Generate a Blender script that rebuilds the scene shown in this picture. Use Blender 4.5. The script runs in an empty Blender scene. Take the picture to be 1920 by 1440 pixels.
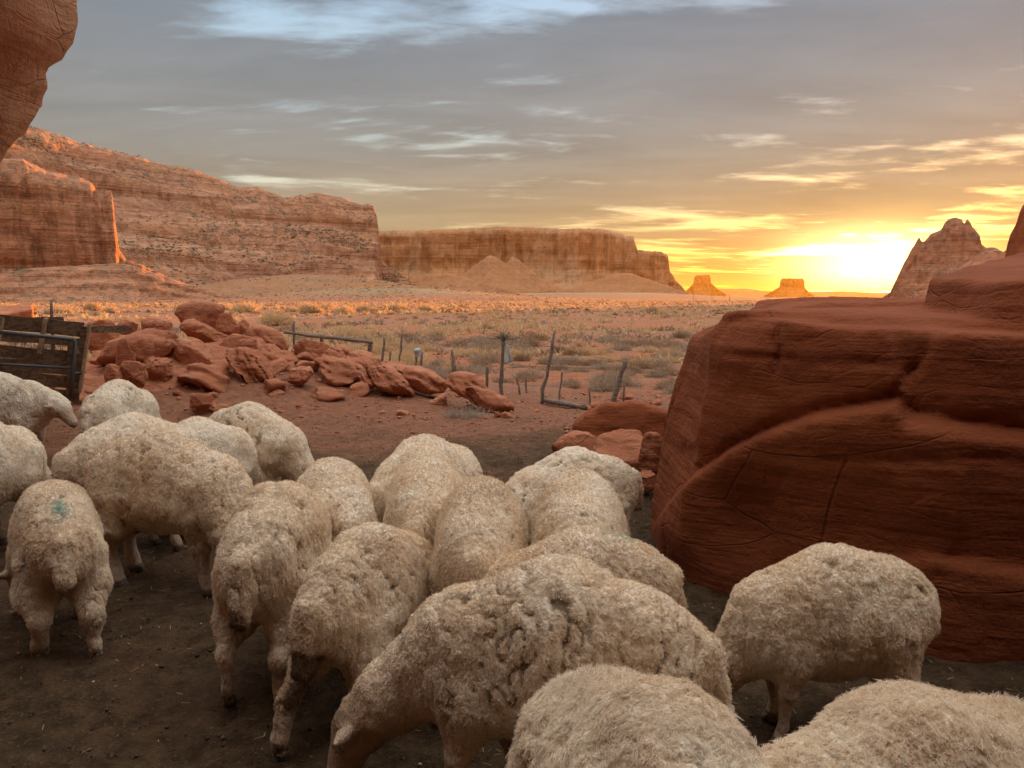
import bpy, math, time
import numpy as np

T0 = time.time()
SC = bpy.context.scene
COL = SC.collection
R = math.radians
rng = np.random.default_rng(11)

# ------------------------------------------------------------------ camera
HC, PITCH, FPX = 1.45, R(6.4), 1450.0
cam = bpy.data.cameras.new('camera')
cam.sensor_width = 36.0
cam.lens = 36.0 * FPX / 1920.0
cam.clip_start, cam.clip_end = 0.05, 30000.0
camo = bpy.data.objects.new('camera', cam)
COL.objects.link(camo)
camo.location = (0, 0, HC)
camo.rotation_euler = (R(90) - PITCH, 0, 0)
SC.camera = camo

# ------------------------------------------------------------------ colour management, render
SC.view_settings.view_transform = 'Standard'
SC.view_settings.look = 'None'
SC.view_settings.gamma = 1.0
SC.view_settings.exposure = 1.45
SC.view_settings.use_curve_mapping = False
SC.render.engine = 'CYCLES'
cy = SC.cycles
cy.max_bounces = 7
cy.diffuse_bounces = 5
cy.glossy_bounces = 2
cy.transmission_bounces = 2
cy.volume_bounces = 0
cy.transparent_max_bounces = 8
cy.use_denoising = True
try:
    cy.denoiser = 'OPENIMAGEDENOISE'
except Exception:
    pass
cy.sample_clamp_indirect = 6.0

SUN_AZ, SUN_EL = R(31.0), R(2.0)

# ------------------------------------------------------------------ node helpers
class G_:
    """small wrapper that makes and wires shader nodes"""
    def __init__(s, nt):
        s.nt = nt
    def n(s, typ, ins=None, **props):
        nd = s.nt.nodes.new(typ)
        for k, v in props.items():
            setattr(nd, k, v)
        for k, v in (ins or {}).items():
            s.put(nd.inputs[k], v)
        return nd
    def put(s, sock, v):
        if isinstance(v, bpy.types.NodeSocket):
            s.nt.links.new(v, sock)
        else:
            if sock.type == 'RGBA' and hasattr(v, '__len__') and len(v) == 3:
                v = (*v, 1.0)
            sock.default_value = v
    def m(s, op, a, b=0.0, c=0.0, clamp=False):
        nd = s.n('ShaderNodeMath', {0: a, 1: b, 2: c}, operation=op)
        nd.use_clamp = clamp
        return nd.outputs[0]
    def vm(s, op, a, b=(0, 0, 0)):
        nd = s.n('ShaderNodeVectorMath', {0: a, 1: b}, operation=op)
        return nd.outputs['Value'] if op in ('DOT_PRODUCT', 'LENGTH') else nd.outputs[0]
    def mix(s, f, a, b, blend='MIX'):
        nd = s.nt.nodes.new('ShaderNodeMix')
        nd.data_type = 'RGBA'
        nd.blend_type = blend
        s.put(nd.inputs[0], f)
        s.put(nd.inputs[6], a)
        s.put(nd.inputs[7], b)
        return nd.outputs[2]
    def noise(s, vec, scale, detail=4.0, rough=0.55, dist=0.0):
        return s.n('ShaderNodeTexNoise', {'Vector': vec, 'Scale': scale, 'Detail': detail,
                                          'Roughness': rough, 'Distortion': dist}).outputs['Fac']
    def ramp(s, f, stops):
        nd = s.nt.nodes.new('ShaderNodeValToRGB')
        el = nd.color_ramp.elements
        while len(el) < len(stops):
            el.new(0.5)
        for e, (p, c) in zip(el, stops):
            e.position = p
            if not hasattr(c, '__len__'):
                c = (c, c, c)
            e.color = (*c, 1.0)
        s.put(nd.inputs[0], f)
        return nd.outputs[0]
    def step(s, f, a, b):
        nd = s.n('ShaderNodeMapRange', {'Value': f, 'From Min': a, 'From Max': b})
        nd.interpolation_type = 'SMOOTHSTEP'
        return nd.outputs[0]
    def scale(s, vec, sc, rot=(0, 0, 0)):
        return s.n('ShaderNodeMapping', {'Vector': vec, 'Scale': sc, 'Rotation': rot}).outputs[0]

def new_mat(name):
    m = bpy.data.materials.new(name)
    m.use_nodes = True
    m.node_tree.nodes.clear()
    g = G_(m.node_tree)
    out = g.n('ShaderNodeOutputMaterial')
    b = g.n('ShaderNodeBsdfPrincipled')
    g.nt.links.new(b.outputs[0], out.inputs['Surface'])
    b.inputs['Roughness'].default_value = 0.9
    b.inputs['Specular IOR Level'].default_value = 0.2
    return m, g, b

# ------------------------------------------------------------------ world: sunset sky with cloud streaks
world = bpy.data.worlds.new('World')
SC.world = world
world.use_nodes = True
world.node_tree.nodes.clear()
g = G_(world.node_tree)
wd = g.n('ShaderNodeTexCoord').outputs['Generated']
sep = g.n('ShaderNodeSeparateXYZ', {0: wd})
dx, dy, dz = sep.outputs
el = g.m('ARCSINE', dz)
az = g.m('ARCTAN2', dx, dy)
def lobe(a0, e0, sa, se):
    a = g.m('DIVIDE', g.m('SUBTRACT', az, R(a0)), R(sa))
    e = g.m('DIVIDE', g.m('SUBTRACT', el, R(e0)), R(se))
    return g.m('EXPONENT', g.m('MULTIPLY', g.m('ADD', g.m('MULTIPLY', a, a), g.m('MULTIPLY', e, e)), -1.0))
elp = g.m('MAXIMUM', dz, 0.0)
iz = g.m('ADD', elp, 0.075)
q = g.vm('ADD', g.n('ShaderNodeCombineXYZ', {0: g.m('DIVIDE', dx, iz), 1: g.m('DIVIDE', dy, iz), 2: 0.0}).outputs[0], (9.2, -3.3, 0.0))
q1 = g.scale(q, (0.50, 0.80, 1.0), (0, 0, R(-20)))
q2 = g.scale(q, (0.75, 1.5, 1.0), (0, 0, R(-22)))
n1 = g.noise(q1, 1.15, 7, 0.56, 0.5)
n2 = g.noise(q2, 2.6, 6, 0.60, 0.3)
n3 = g.noise(q1, 0.42, 3, 0.5, 0.2)
dens = g.m('ADD', g.m('MULTIPLY', n1, 0.62), g.m('ADD', g.m('MULTIPLY', n2, 0.28), g.m('MULTIPLY', n3, 0.30)))
cover = g.step(dens, 0.485, 0.605)
nish = g.n('ShaderNodeTexSky', sky_type='NISHITA', sun_disc=False, sun_elevation=SUN_EL, sun_rotation=SUN_AZ,
           air_density=1.0, dust_density=2.0, ozone_density=1.5).outputs[0]
clear = g.ramp(elp, [(0.0, (0.36, 0.20, 0.05)), (0.08, (0.28, 0.23, 0.135)), (0.20, (0.19, 0.235, 0.245)),
                     (0.36, (0.132, 0.195, 0.262)), (0.62, (0.38, 0.43, 0.48)), (0.95, (0.72, 0.76, 0.80))])
clear = g.mix(1.0, clear, g.mix(1.0, nish, (0.03, 0.03, 0.03), 'MULTIPLY'), 'ADD')
cloud = g.ramp(elp, [(0.0, (0.22, 0.125, 0.038)), (0.08, (0.162, 0.122, 0.074)), (0.18, (0.108, 0.102, 0.093)),
                     (0.34, (0.080, 0.093, 0.110)), (0.62, (0.37, 0.365, 0.365)), (0.95, (0.80, 0.775, 0.75))])
shade = g.m('ADD', 0.62, g.m('MULTIPLY', g.noise(q2, 1.3, 5, 0.6, 0.4), 0.75))
cloud = g.mix(1.0, cloud, g.n('ShaderNodeCombineXYZ', {0: shade, 1: shade, 2: shade}).outputs[0], 'MULTIPLY')
base = g.mix(g.m('MULTIPLY', cover, 0.93), clear, cloud)
thin = g.m('SUBTRACT', 1.0, cover)
gw = lobe(27, 0.0, 32, 8.5)
gm = lobe(25, 0.9, 14, 3.2)
gc = lobe(25.0, 2.2, 4.6, 1.9)
def tint(col, f):
    v = g.n('ShaderNodeCombineXYZ', {0: f, 1: f, 2: f}).outputs[0]
    return g.mix(1.0, v, col, 'MULTIPLY')
soft = g.m('ADD', 0.40, g.m('MULTIPLY', thin, 0.60))
soft2 = g.m('ADD', 0.22, g.m('MULTIPLY', thin, 0.9))
base = g.mix(g.m('MULTIPLY', gw, .7), base, g.mix(1.0, base, (1.0, 0.88, 0.50), 'MULTIPLY'))
base = g.mix(1.0, base, tint((0.055, 0.030, 0.000), g.m('MULTIPLY', gw, soft)), 'ADD')
base = g.mix(1.0, base, tint((0.44, 0.19, 0.002), g.m('MULTIPLY', gm, soft2)), 'ADD')
base = g.mix(1.0, base, tint((7.0, 5.0, 1.9), g.m('MULTIPLY', gc, soft2)), 'ADD')
wo = g.n('ShaderNodeOutputWorld')
wb = g.n('ShaderNodeBackground', {'Color': base, 'Strength': 1.0})
g.nt.links.new(wb.outputs[0], wo.inputs['Surface'])
world.cycles.sampling_method = 'MANUAL'
world.cycles.sample_map_resolution = 1024

# ------------------------------------------------------------------ sun
sl = bpy.data.lights.new('sun', 'SUN')
sl.energy = 5.0
sl.angle = R(0.6)
sl.color = (1.0, 0.40, 0.07)
so = bpy.data.objects.new('sun', sl)
COL.objects.link(so)
so.rotation_euler = (R(90) - SUN_EL, 0, math.pi - SUN_AZ)

# ------------------------------------------------------------------ numpy noise
def _h(ix, iy, iz, seed):
    h = (ix.astype(np.int64) * 374761393 + iy.astype(np.int64) * 668265263 + iz.astype(np.int64) * 2147483647 + seed * 974634777) & 0xffffffff
    h = ((h ^ (h >> 13)) * 1274126177) & 0xffffffff
    h = ((h ^ (h >> 15)) * 2246822519) & 0xffffffff
    h = h ^ (h >> 16)
    return (h & 0xffffff).astype(np.float32) / np.float32(0xffffff)

def vnoise(p, seed=0):
    p = np.asarray(p, np.float32)
    f = np.floor(p)
    i = f.astype(np.int64)
    t = p - f
    t = t * t * t * (t * (t * 6 - 15) + 10)
    out = 0
    for a in (0, 1):
        wa = t[:, 0] if a else 1 - t[:, 0]
        for b in (0, 1):
            wb_ = t[:, 1] if b else 1 - t[:, 1]
            for c in (0, 1):
                wc = t[:, 2] if c else 1 - t[:, 2]
                out = out + wa * wb_ * wc * _h(i[:, 0] + a, i[:, 1] + b, i[:, 2] + c, seed)
    return out * 2 - 1

def fbm(p, octv=4, seed=0, gain=0.5, lac=2.03):
    p = np.asarray(p, np.float32)
    o, a, s = 0, 1.0, 0.0
    for k in range(octv):
        o = o + a * vnoise(p * lac ** k + 17.3 * k, seed + k)
        s += a
        a *= gain
    return o / s

def worley(p, seed=0):
    p = np.asarray(p, np.float32)
    i = np.floor(p).astype(np.int64)
    f1 = np.full(len(p), 9.0, np.float32)
    f2 = np.full(len(p), 9.0, np.float32)
    for a in (-1, 0, 1):
        for b in (-1, 0, 1):
            for c in (-1, 0, 1):
                jx, jy, jz = i[:, 0] + a, i[:, 1] + b, i[:, 2] + c
                d = (jx + _h(jx, jy, jz, seed) - p[:, 0]) ** 2 + (jy + _h(jx, jy, jz, seed + 1) - p[:, 1]) ** 2 \
                    + (jz + _h(jx, jy, jz, seed + 2) - p[:, 2]) ** 2
                f2 = np.minimum(f2, np.maximum(f1, d))
                f1 = np.minimum(f1, d)
    return np.sqrt(f1), np.sqrt(f2)

def sstep(a, b, x):
    t = np.clip((x - a) / (b - a), 0, 1)
    return t * t * (3 - 2 * t)

# ------------------------------------------------------------------ mesh helpers
def mesh_from(name, V, F, smooth=True):
    """V (n,3), F (m,3|4) index array -> mesh"""
    me = bpy.data.meshes.new(name)
    V = np.ascontiguousarray(V, np.float32)
    F = np.ascontiguousarray(F, np.int32)
    k = F.shape[1]
    me.vertices.add(len(V))
    me.vertices.foreach_set('co', V.ravel())
    me.loops.add(F.size)
    me.loops.foreach_set('vertex_index', F.ravel())
    me.polygons.add(len(F))
    me.polygons.foreach_set('loop_start', np.arange(0, F.size, k, dtype=np.int32))
    if smooth:
        me.polygons.foreach_set('use_smooth', np.ones(len(F), bool))
    me.update(calc_edges=True)
    return me

def put_attr(me, name, arr, domain='POINT'):
    a = me.attributes.new(name, 'FLOAT', domain)
    a.data.foreach_set('value', np.ascontiguousarray(arr, np.float32))

def link(name, data, mat=None, parent=None, loc=None, rz=None):
    o = bpy.data.objects.new(name, data)
    COL.objects.link(o)
    if mat is not None and data is not None:
        data.materials.append(mat)
    if parent is not None:
        o.parent = parent
    if loc is not None:
        o.location = loc
    if rz is not None:
        o.rotation_euler = (0, 0, rz)
    return o

def tag(o, label=None, cat=None, group=None, kind=None):
    if label: o['label'] = label
    if cat: o['category'] = cat
    if group: o['group'] = group
    if kind: o['kind'] = kind
    return o

def vnormals(V, F):
    if F.shape[1] == 4:
        n = np.cross(V[F[:, 2]] - V[F[:, 0]], V[F[:, 3]] - V[F[:, 1]])
    else:
        n = np.cross(V[F[:, 1]] - V[F[:, 0]], V[F[:, 2]] - V[F[:, 0]])
    out = np.zeros_like(V)
    for k in range(F.shape[1]):
        for c in range(3):
            out[:, c] += np.bincount(F[:, k], n[:, c], len(V))
    return out / np.maximum(np.linalg.norm(out, axis=1, keepdims=True), 1e-9)

_CORN = np.array([(a, b, c) for a in (0, 1) for b in (0, 1) for c in (0, 1)])
_EDGE = [(i, j) for i in range(8) for j in range(i + 1, 8) if np.abs(_CORN[i] - _CORN[j]).sum() == 1]
def surface_nets(Fv, org, h):
    """closed quad surface of the zero level of a sampled distance field"""
    nx, ny, nz = Fv.shape
    ins = Fv < 0
    s = np.zeros((nx - 1, ny - 1, nz - 1), np.int8)
    for a, b, c in _CORN:
        s += ins[a:nx - 1 + a, b:ny - 1 + b, c:nz - 1 + c]
    act = (s > 0) & (s < 8)
    I = np.argwhere(act)
    cv = np.stack([Fv[I[:, 0] + a, I[:, 1] + b, I[:, 2] + c] for a, b, c in _CORN], 1)
    acc = np.zeros((len(I), 3), np.float32)
    cnt = np.zeros(len(I), np.float32)
    for i, j in _EDGE:
        a, b = cv[:, i], cv[:, j]
        mk = (a < 0) != (b < 0)
        t = np.where(mk, a / np.where(mk, a - b, 1), 0)
        p = _CORN[i][None] + t[:, None] * (_CORN[j] - _CORN[i])[None]
        acc += p * mk[:, None]
        cnt += mk
    V = (I + acc / cnt[:, None]) * h + np.asarray(org)[None]
    idx = np.full(act.shape, -1, np.int32)
    idx[I[:, 0], I[:, 1], I[:, 2]] = np.arange(len(I))
    quads = []
    for ax in range(3):
        sl0 = [slice(1, -1)] * 3
        sl1 = [slice(1, -1)] * 3
        sl0[ax] = slice(0, -1)
        sl1[ax] = slice(1, None)
        A, B = ins[tuple(sl0)], ins[tuple(sl1)]
        E = np.argwhere(A != B)
        if not len(E):
            continue
        o = np.ones(3, int)
        o[ax] = 0
        P = E + o
        u, v = [(1, 2), (2, 0), (0, 1)][ax]
        def at(du, dv):
            q_ = P.copy()
            q_[:, u] += du
            q_[:, v] += dv
            return idx[q_[:, 0], q_[:, 1], q_[:, 2]]
        qd = np.stack([at(-1, -1), at(0, -1), at(0, 0), at(-1, 0)], 1)
        fl = ~A[E[:, 0], E[:, 1], E[:, 2]]
        qd[fl] = qd[fl][:, ::-1]
        quads.append(qd)
    Q = np.concatenate(quads)
    Q = Q[(Q >= 0).all(1)]
    return V.astype(np.float32), Q

def grid(lo, hi, h):
    ax = [np.arange(lo[k], hi[k] + h, h, dtype=np.float32) for k in range(3)]
    return np.meshgrid(*ax, indexing='ij')

def sparse_field(fn, lo, hi, h, slack=1.0):
    """sample fn only in the blocks that the surface can cross"""
    lo = np.asarray(lo, np.float32)
    nb = np.ceil((np.asarray(hi) - lo) / (h * 4)).astype(int) + 1
    bc = np.stack(np.meshgrid(*[np.arange(k) for k in nb], indexing='ij'), -1).reshape(-1, 3)
    ctr = (lo + (bc + .5) * 4 * h - .5 * h).astype(np.float32)
    fc = fn(ctr)
    act = np.abs(fc) < 3.5 * h * 1.15 + slack * h
    F = np.empty((nb[0], 4, nb[1], 4, nb[2], 4), np.float32)
    F[:] = np.where(fc < 0, -1, 1).reshape(nb)[:, None, :, None, :, None]
    o4 = np.stack(np.meshgrid(*[np.arange(4)] * 3, indexing='ij'), -1).reshape(-1, 3)
    ba = bc[act]
    ii = ba[:, None, :] * 4 + o4[None]
    f = fn((lo + ii.reshape(-1, 3) * h).astype(np.float32))
    F = F.transpose(0, 2, 4, 1, 3, 5)
    F[ba[:, 0], ba[:, 1], ba[:, 2]] = f.reshape(-1, 4, 4, 4)
    return np.ascontiguousarray(F.transpose(0, 3, 1, 4, 2, 5)).reshape(nb * 4)

def smin(a, b, k):
    hh = np.clip(0.5 + 0.5 * (b - a) / k, 0, 1)
    return b + (a - b) * hh - k * hh * (1 - hh)
def smax(a, b, k):
    return -smin(-a, -b, k)

# ------------------------------------------------------------------ picture rays -> places
def ray(px, py):
    x, v = (px - 960) / FPX, (720 - py) / FPX
    return np.array((x, math.cos(PITCH) + v * math.sin(PITCH), -math.sin(PITCH) + v * math.cos(PITCH)))
def at_y(px, py, y):
    d = ray(px, py)
    return np.array((0, 0, HC)) + d * (y / d[1])
def at_z(px, py, z):
    d = ray(px, py)
    return np.array((0, 0, HC)) + d * ((z - HC) / d[2])
def elev(px, py):
    d = ray(px, py)
    return d[2] / math.hypot(d[0], d[1])
def azim(px, py=556):
    d = ray(px, py)
    return math.atan2(d[0], d[1])

# ------------------------------------------------------------------ ground shape
def mound(x, y):
    hgt = 0.86 * (1 - sstep(-4.4, 0.2, x)) * (0.45 + 0.55 * sstep(-9.0, -5.2, x)) * sstep(-14, -9, x)
    yc = 13.3 + 0.25 * (x + 4.0)
    w = np.where(y < yc, 2.1, 2.6)
    return hgt * np.exp(-((y - yc) / w) ** 2)
def ground_z(x, y):
    x = np.asarray(x, np.float32)
    y = np.asarray(y, np.float32)
    P = np.stack([x.ravel(), y.ravel(), np.zeros(x.size, np.float32)], 1)
    z = -0.42 * sstep(4.5, 17, y) - 0.2 * sstep(15, 40, y)
    far = sstep(14, 45, np.hypot(x, y))
    z = z + far * (0.28 * fbm(P / 11.0, 3, 5) + 0.35 * fbm(P / 60.0, 2, 8)).reshape(x.shape)
    z = z + mound(x, y)
    z = z + 7.0 * np.exp(-((x + 62) / 70) ** 2 - ((y - 400) / 80) ** 2)
    z = z + 6.0 * np.exp(-((x - 60) / 130) ** 2 - ((y - 620) / 120) ** 2)
    z = z + 2.0 * np.exp(-((x + 260) / 120) ** 2 - ((y - 330) / 140) ** 2)
    near = 1 - sstep(11, 20, np.hypot(x, y))
    z = z + near * (0.030 * fbm(P * 1.3, 3, 21) + 0.016 * fbm(P * 6.0, 3, 31)).reshape(x.shape)
    if x.size > 5000 and near.max() > 0:
        k_ = near.ravel() > .01
        f1_, f2_ = worley(P[k_] * np.array([8.5, 8.5, 1]), 33)
        dz_ = np.zeros(x.size, np.float32)
        dz_[k_] = -.042 * (1 - sstep(.12, .42, f1_)) * sstep(-.2, .3, fbm(P[k_] * 1.1, 2, 35)) + .008 * fbm(P[k_] * 22, 2, 36)
        z = z + near * dz_.reshape(x.shape)
    return z
def gz(x, y):
    return float(ground_z(np.array([x]), np.array([y]))[0])
def hit(px, py):
    d = ray(px, py)
    t = np.concatenate([np.arange(1, 60, 0.02), np.arange(60, 900, 0.5)])
    X = d[0] * t; Y = d[1] * t; Z = HC + d[2] * t
    b = np.nonzero(Z <= ground_z(X, Y))[0]
    k = b[0] if len(b) else len(t) - 1
    return np.array((X[k], Y[k], Z[k]))

# ------------------------------------------------------------------ materials
def soil_mat():
    m, g, b = new_mat('soil')
    pos = g.n('ShaderNodeNewGeometry').outputs['Position']
    man = g.n('ShaderNodeAttribute', attribute_name='manure').outputs['Fac']
    far = g.n('ShaderNodeAttribute', attribute_name='desert').outputs['Fac']
    hill = g.n('ShaderNodeAttribute', attribute_name='grassy').outputs['Fac']
    nA = g.noise(pos, 0.9, 6, 0.62)
    nB = g.noise(pos, 9.0, 6, 0.7)
    nC = g.noise(pos, 55.0, 4, 0.7)
    nD = g.noise(pos, 0.12, 5, 0.6)
    nE = g.noise(pos, 2.6, 5, 0.65)
    dung = g.mix(g.step(nB, 0.36, 0.66), (0.066, 0.036, 0.017), (0.155, 0.091, 0.044))
    nF = g.noise(pos, 170.0, 3, 0.75)
    dung = g.mix(g.m('MULTIPLY', g.step(nC, 0.54, 0.66), 0.75), dung, (0.20, 0.135, 0.072))
    dung = g.mix(g.m('MULTIPLY', g.step(nF, 0.60, 0.70), 0.6), dung, (0.26, 0.18, 0.10))
    dung = g.mix(g.m('MULTIPLY', g.step(nF, 0.42, 0.34), 0.6), dung, (0.045, 0.028, 0.016))
    dung = g.mix(g.m('MULTIPLY', g.step(nA, 0.52, 0.70), 0.55), dung, (0.16, 0.075, 0.040))
    red = g.mix(g.step(nB, 0.3, 0.7), (0.24, 0.095, 0.050), (0.40, 0.175, 0.095))
    red = g.mix(g.m('MULTIPLY', g.step(nC, 0.55, 0.7), 0.5), red, (0.42, 0.23, 0.15))
    mm = g.step(g.m('ADD', man, g.m('MULTIPLY', g.m('SUBTRACT', nA, 0.5), 1.5)), 0.15, 0.85)
    near = g.mix(mm, red, dung)
    des = g.mix(g.step(nD, 0.40, 0.60), (0.50, 0.155, 0.062), (0.38, 0.165, 0.09))
    des = g.mix(g.m('MULTIPLY', g.step(nE, 0.46, 0.62), 0.72), des, (0.20, 0.13, 0.095))
    des = g.mix(g.m('MULTIPLY', g.step(nA, 0.55, 0.68), 0.6), des, (0.36, 0.235, 0.14))
    des = g.mix(g.m('MULTIPLY', g.step(nB, 0.56, 0.70), 0.55), des, (0.30, 0.20, 0.12))
    des = g.mix(g.m('MULTIPLY', g.step(nB, 0.30, 0.42), -0.0), des, des)
    col = g.mix(far, near, des)
    gr = g.mix(g.step(nD, 0.35, 0.65), (0.30, 0.19, 0.105), (0.36, 0.24, 0.13))
    gr = g.mix(g.m('MULTIPLY', g.step(nE, 0.5, 0.65), 0.5), gr, (0.23, 0.13, 0.08))
    col = g.mix(hill, col, gr)
    g.put(b.inputs['Base Color'], col)
    b.inputs['Roughness'].default_value = 0.95
    hgt = g.m('ADD', g.m('ADD', g.m('MULTIPLY', nB, 1.0), g.m('MULTIPLY', nC, 0.6)), g.m('MULTIPLY', nF, .22))
    bp = g.n('ShaderNodeBump', {'Height': hgt, 'Strength': 1.0, 'Distance': 0.05})
    g.nt.links.new(bp.outputs[0], b.inputs['Normal'])
    return m

def rock_mat(name, c1, c2, c3, unit=1.0, tilt=(0, 0, 0), bump=0.5, dist=0.03, pale=None, strata=1.0, varnish=None, obj=False, cracks=1.0):
    """layered sandstone; unit = size in metres of its largest markings"""
    m, g, b = new_mat(name)
    pos = g.n('ShaderNodeTexCoord').outputs['Object'] if obj else g.n('ShaderNodeNewGeometry').outputs['Position']
    k = 1.0 / unit
    warp = g.n('ShaderNodeTexNoise', {'Vector': pos, 'Scale': k * 0.7, 'Detail': 3.0}).outputs['Color']
    p2 = g.vm('ADD', pos, g.vm('MULTIPLY', g.vm('SUBTRACT', warp, (0.5, 0.5, 0.5)), (unit * .5, unit * .5, unit * .5)))
    lay = g.scale(p2, (k * .35, k * .35, k * 7), tilt)
    lay2 = g.scale(pos, (k * .8, k * .8, k * 22), tilt)
    s1 = g.noise(lay, 1.0, 5, 0.6)
    s2 = g.noise(lay2, 1.0, 4, 0.6)
    nL = g.noise(pos, k * 0.9, 6, 0.6)
    nM = g.noise(pos, k * 7.0, 6, 0.65)
    nS = g.noise(pos, k * 40.0, 4, 0.65)
    col = g.mix(g.step(nL, 0.36, 0.64), c1, c2)
    col = g.mix(g.m('MULTIPLY', g.step(s1, 0.45, 0.65), 0.55 * strata), col, c3)
    dark = g.m('ADD', 0.78, g.m('MULTIPLY', nM, 0.44))
    col = g.mix(1.0, col, g.n('ShaderNodeCombineXYZ', {0: dark, 1: dark, 2: dark}).outputs[0], 'MULTIPLY')
    if pale:
        col = g.mix(g.m('MULTIPLY', g.step(g.noise(pos, k * 2.3, 5, 0.7), 0.60, 0.74), 0.6), col, pale)
    if varnish:
        vs = g.scale(pos, (k * 2.6, k * 2.6, k * 0.28))
        col = g.mix(g.m('MULTIPLY', g.step(g.noise(vs, 1.0, 5, 0.65), 0.53, 0.68), 0.6), col, varnish)
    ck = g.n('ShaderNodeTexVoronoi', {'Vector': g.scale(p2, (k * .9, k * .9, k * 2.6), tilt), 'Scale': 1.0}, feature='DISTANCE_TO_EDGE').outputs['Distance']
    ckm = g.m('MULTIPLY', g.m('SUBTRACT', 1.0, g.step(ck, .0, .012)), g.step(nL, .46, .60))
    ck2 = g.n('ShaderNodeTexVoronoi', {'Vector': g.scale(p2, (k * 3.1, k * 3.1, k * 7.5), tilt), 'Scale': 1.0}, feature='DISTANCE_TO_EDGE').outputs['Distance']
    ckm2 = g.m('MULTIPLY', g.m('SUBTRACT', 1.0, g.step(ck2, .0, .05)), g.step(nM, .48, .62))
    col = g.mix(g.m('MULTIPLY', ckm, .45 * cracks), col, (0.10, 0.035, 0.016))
    g.put(b.inputs['Base Color'], col)
    b.inputs['Roughness'].default_value = 0.92
    hgt = g.m('ADD', g.m('ADD', g.m('MULTIPLY', s1, 0.9 * strata), g.m('MULTIPLY', s2, 0.35 * strata)),
              g.m('ADD', g.m('ADD', g.m('MULTIPLY', nM, 0.7), g.m('MULTIPLY', nS, 0.28)), g.m('MULTIPLY', g.m('ADD', ckm, g.m('MULTIPLY', ckm2, .45)), -0.9 * cracks)))
    bp = g.n('ShaderNodeBump', {'Height': hgt, 'Strength': bump, 'Distance': dist})
    g.nt.links.new(bp.outputs[0], b.inputs['Normal'])
    return m

def far_mat(name, ca, cb, veg, unit, band=None, vegamt=1.0, con=1.0):
    """distant cliffs: bands by height, flutes, dark scrub on the gentler slopes"""
    m, g, b = new_mat(name)
    geo = g.n('ShaderNodeNewGeometry')
    pos = geo.outputs['Position']
    nz_ = g.n('ShaderNodeSeparateXYZ', {0: geo.outputs['Normal']}).outputs[2]
    k = 1.0 / unit
    lay = g.scale(pos, (k * .06, k * .06, k * 2.2))
    s1 = g.noise(lay, 1.0, 6, 0.65, 0.3)
    nL = g.noise(pos, k * 0.35, 5, 0.6)
    nM = g.noise(pos, k * 2.2, 5, 0.65)
    fl = g.noise(g.scale(pos, (k * 1.4, k * 1.4, k * 0.10)), 1.0, 5, 0.6)
    col = g.mix(g.m('MULTIPLY', g.step(s1, 0.38, 0.62), con), ca, cb)
    col = g.mix(g.m('MULTIPLY', g.step(nL, 0.45, 0.65), 0.5), col, band or cb)
    crk_shade = g.step(g.m('ABSOLUTE', g.m('SUBTRACT', g.noise(g.scale(pos, (k * .9, k * .9, k * .13)), 1.0, 4, .6), .5)), .0, .035)
    crk_shade2 = g.step(g.m('ABSOLUTE', g.m('SUBTRACT', g.noise(g.scale(pos, (k * .12, k * .12, k * 1.3)), 1.0, 5, .65), .5)), .0, .03)
    crk_shade = g.m('MULTIPLY', g.m('ADD', .72, g.m('MULTIPLY', crk_shade, .28)), g.m('ADD', .72, g.m('MULTIPLY', crk_shade2, .28)))  # crevice shade painted into the rock colour as thin dark lines
    d = g.m('MULTIPLY', crk_shade, g.m('ADD', 0.42, g.m('ADD', g.m('MULTIPLY', nM, 0.75), g.m('MULTIPLY', fl, 0.50))))
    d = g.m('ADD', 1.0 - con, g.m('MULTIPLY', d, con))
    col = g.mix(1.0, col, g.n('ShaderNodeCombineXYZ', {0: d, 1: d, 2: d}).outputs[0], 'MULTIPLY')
    slope = g.step(nz_, 0.30, 0.72)
    vg = g.step(g.noise(pos, k * 3.4, 6, 0.75), 0.50, 0.60)
    vl = g.step(g.noise(pos, k * 0.5, 4, 0.6), 0.40, 0.58)
    col = g.mix(g.m('MULTIPLY', g.m('MULTIPLY', slope, vg), g.m('MULTIPLY', vl, 0.85 * vegamt)), col, veg)
    g.put(b.inputs['Base Color'], col)
    b.inputs['Roughness'].default_value = 0.95
    hgt = g.m('ADD', g.m('ADD', g.m('MULTIPLY', s1, 1.2), g.m('MULTIPLY', nM, 0.8)), g.m('MULTIPLY', fl, 0.8))
    bp = g.n('ShaderNodeBump', {'Height': hgt, 'Strength': con, 'Distance': unit * 0.30})
    g.nt.links.new(bp.outputs[0], b.inputs['Normal'])
    return m

M_SOIL = soil_mat()
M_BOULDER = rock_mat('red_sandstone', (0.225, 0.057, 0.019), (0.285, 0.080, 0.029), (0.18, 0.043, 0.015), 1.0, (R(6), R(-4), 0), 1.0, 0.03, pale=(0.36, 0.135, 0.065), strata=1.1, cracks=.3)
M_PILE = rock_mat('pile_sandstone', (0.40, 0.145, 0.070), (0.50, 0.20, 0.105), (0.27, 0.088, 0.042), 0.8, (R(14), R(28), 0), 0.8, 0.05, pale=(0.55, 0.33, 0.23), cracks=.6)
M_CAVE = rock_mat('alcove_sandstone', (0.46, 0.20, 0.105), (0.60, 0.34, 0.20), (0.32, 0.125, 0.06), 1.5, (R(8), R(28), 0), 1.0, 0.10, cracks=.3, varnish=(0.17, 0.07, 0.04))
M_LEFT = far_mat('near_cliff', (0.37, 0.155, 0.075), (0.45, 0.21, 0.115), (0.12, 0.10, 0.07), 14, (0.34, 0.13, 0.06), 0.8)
M_HILL = far_mat('hillside', (0.38, 0.16, 0.08), (0.48, 0.24, 0.135), (0.10, 0.088, 0.062), 20, (0.33, 0.15, 0.095), 1.0)
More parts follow.
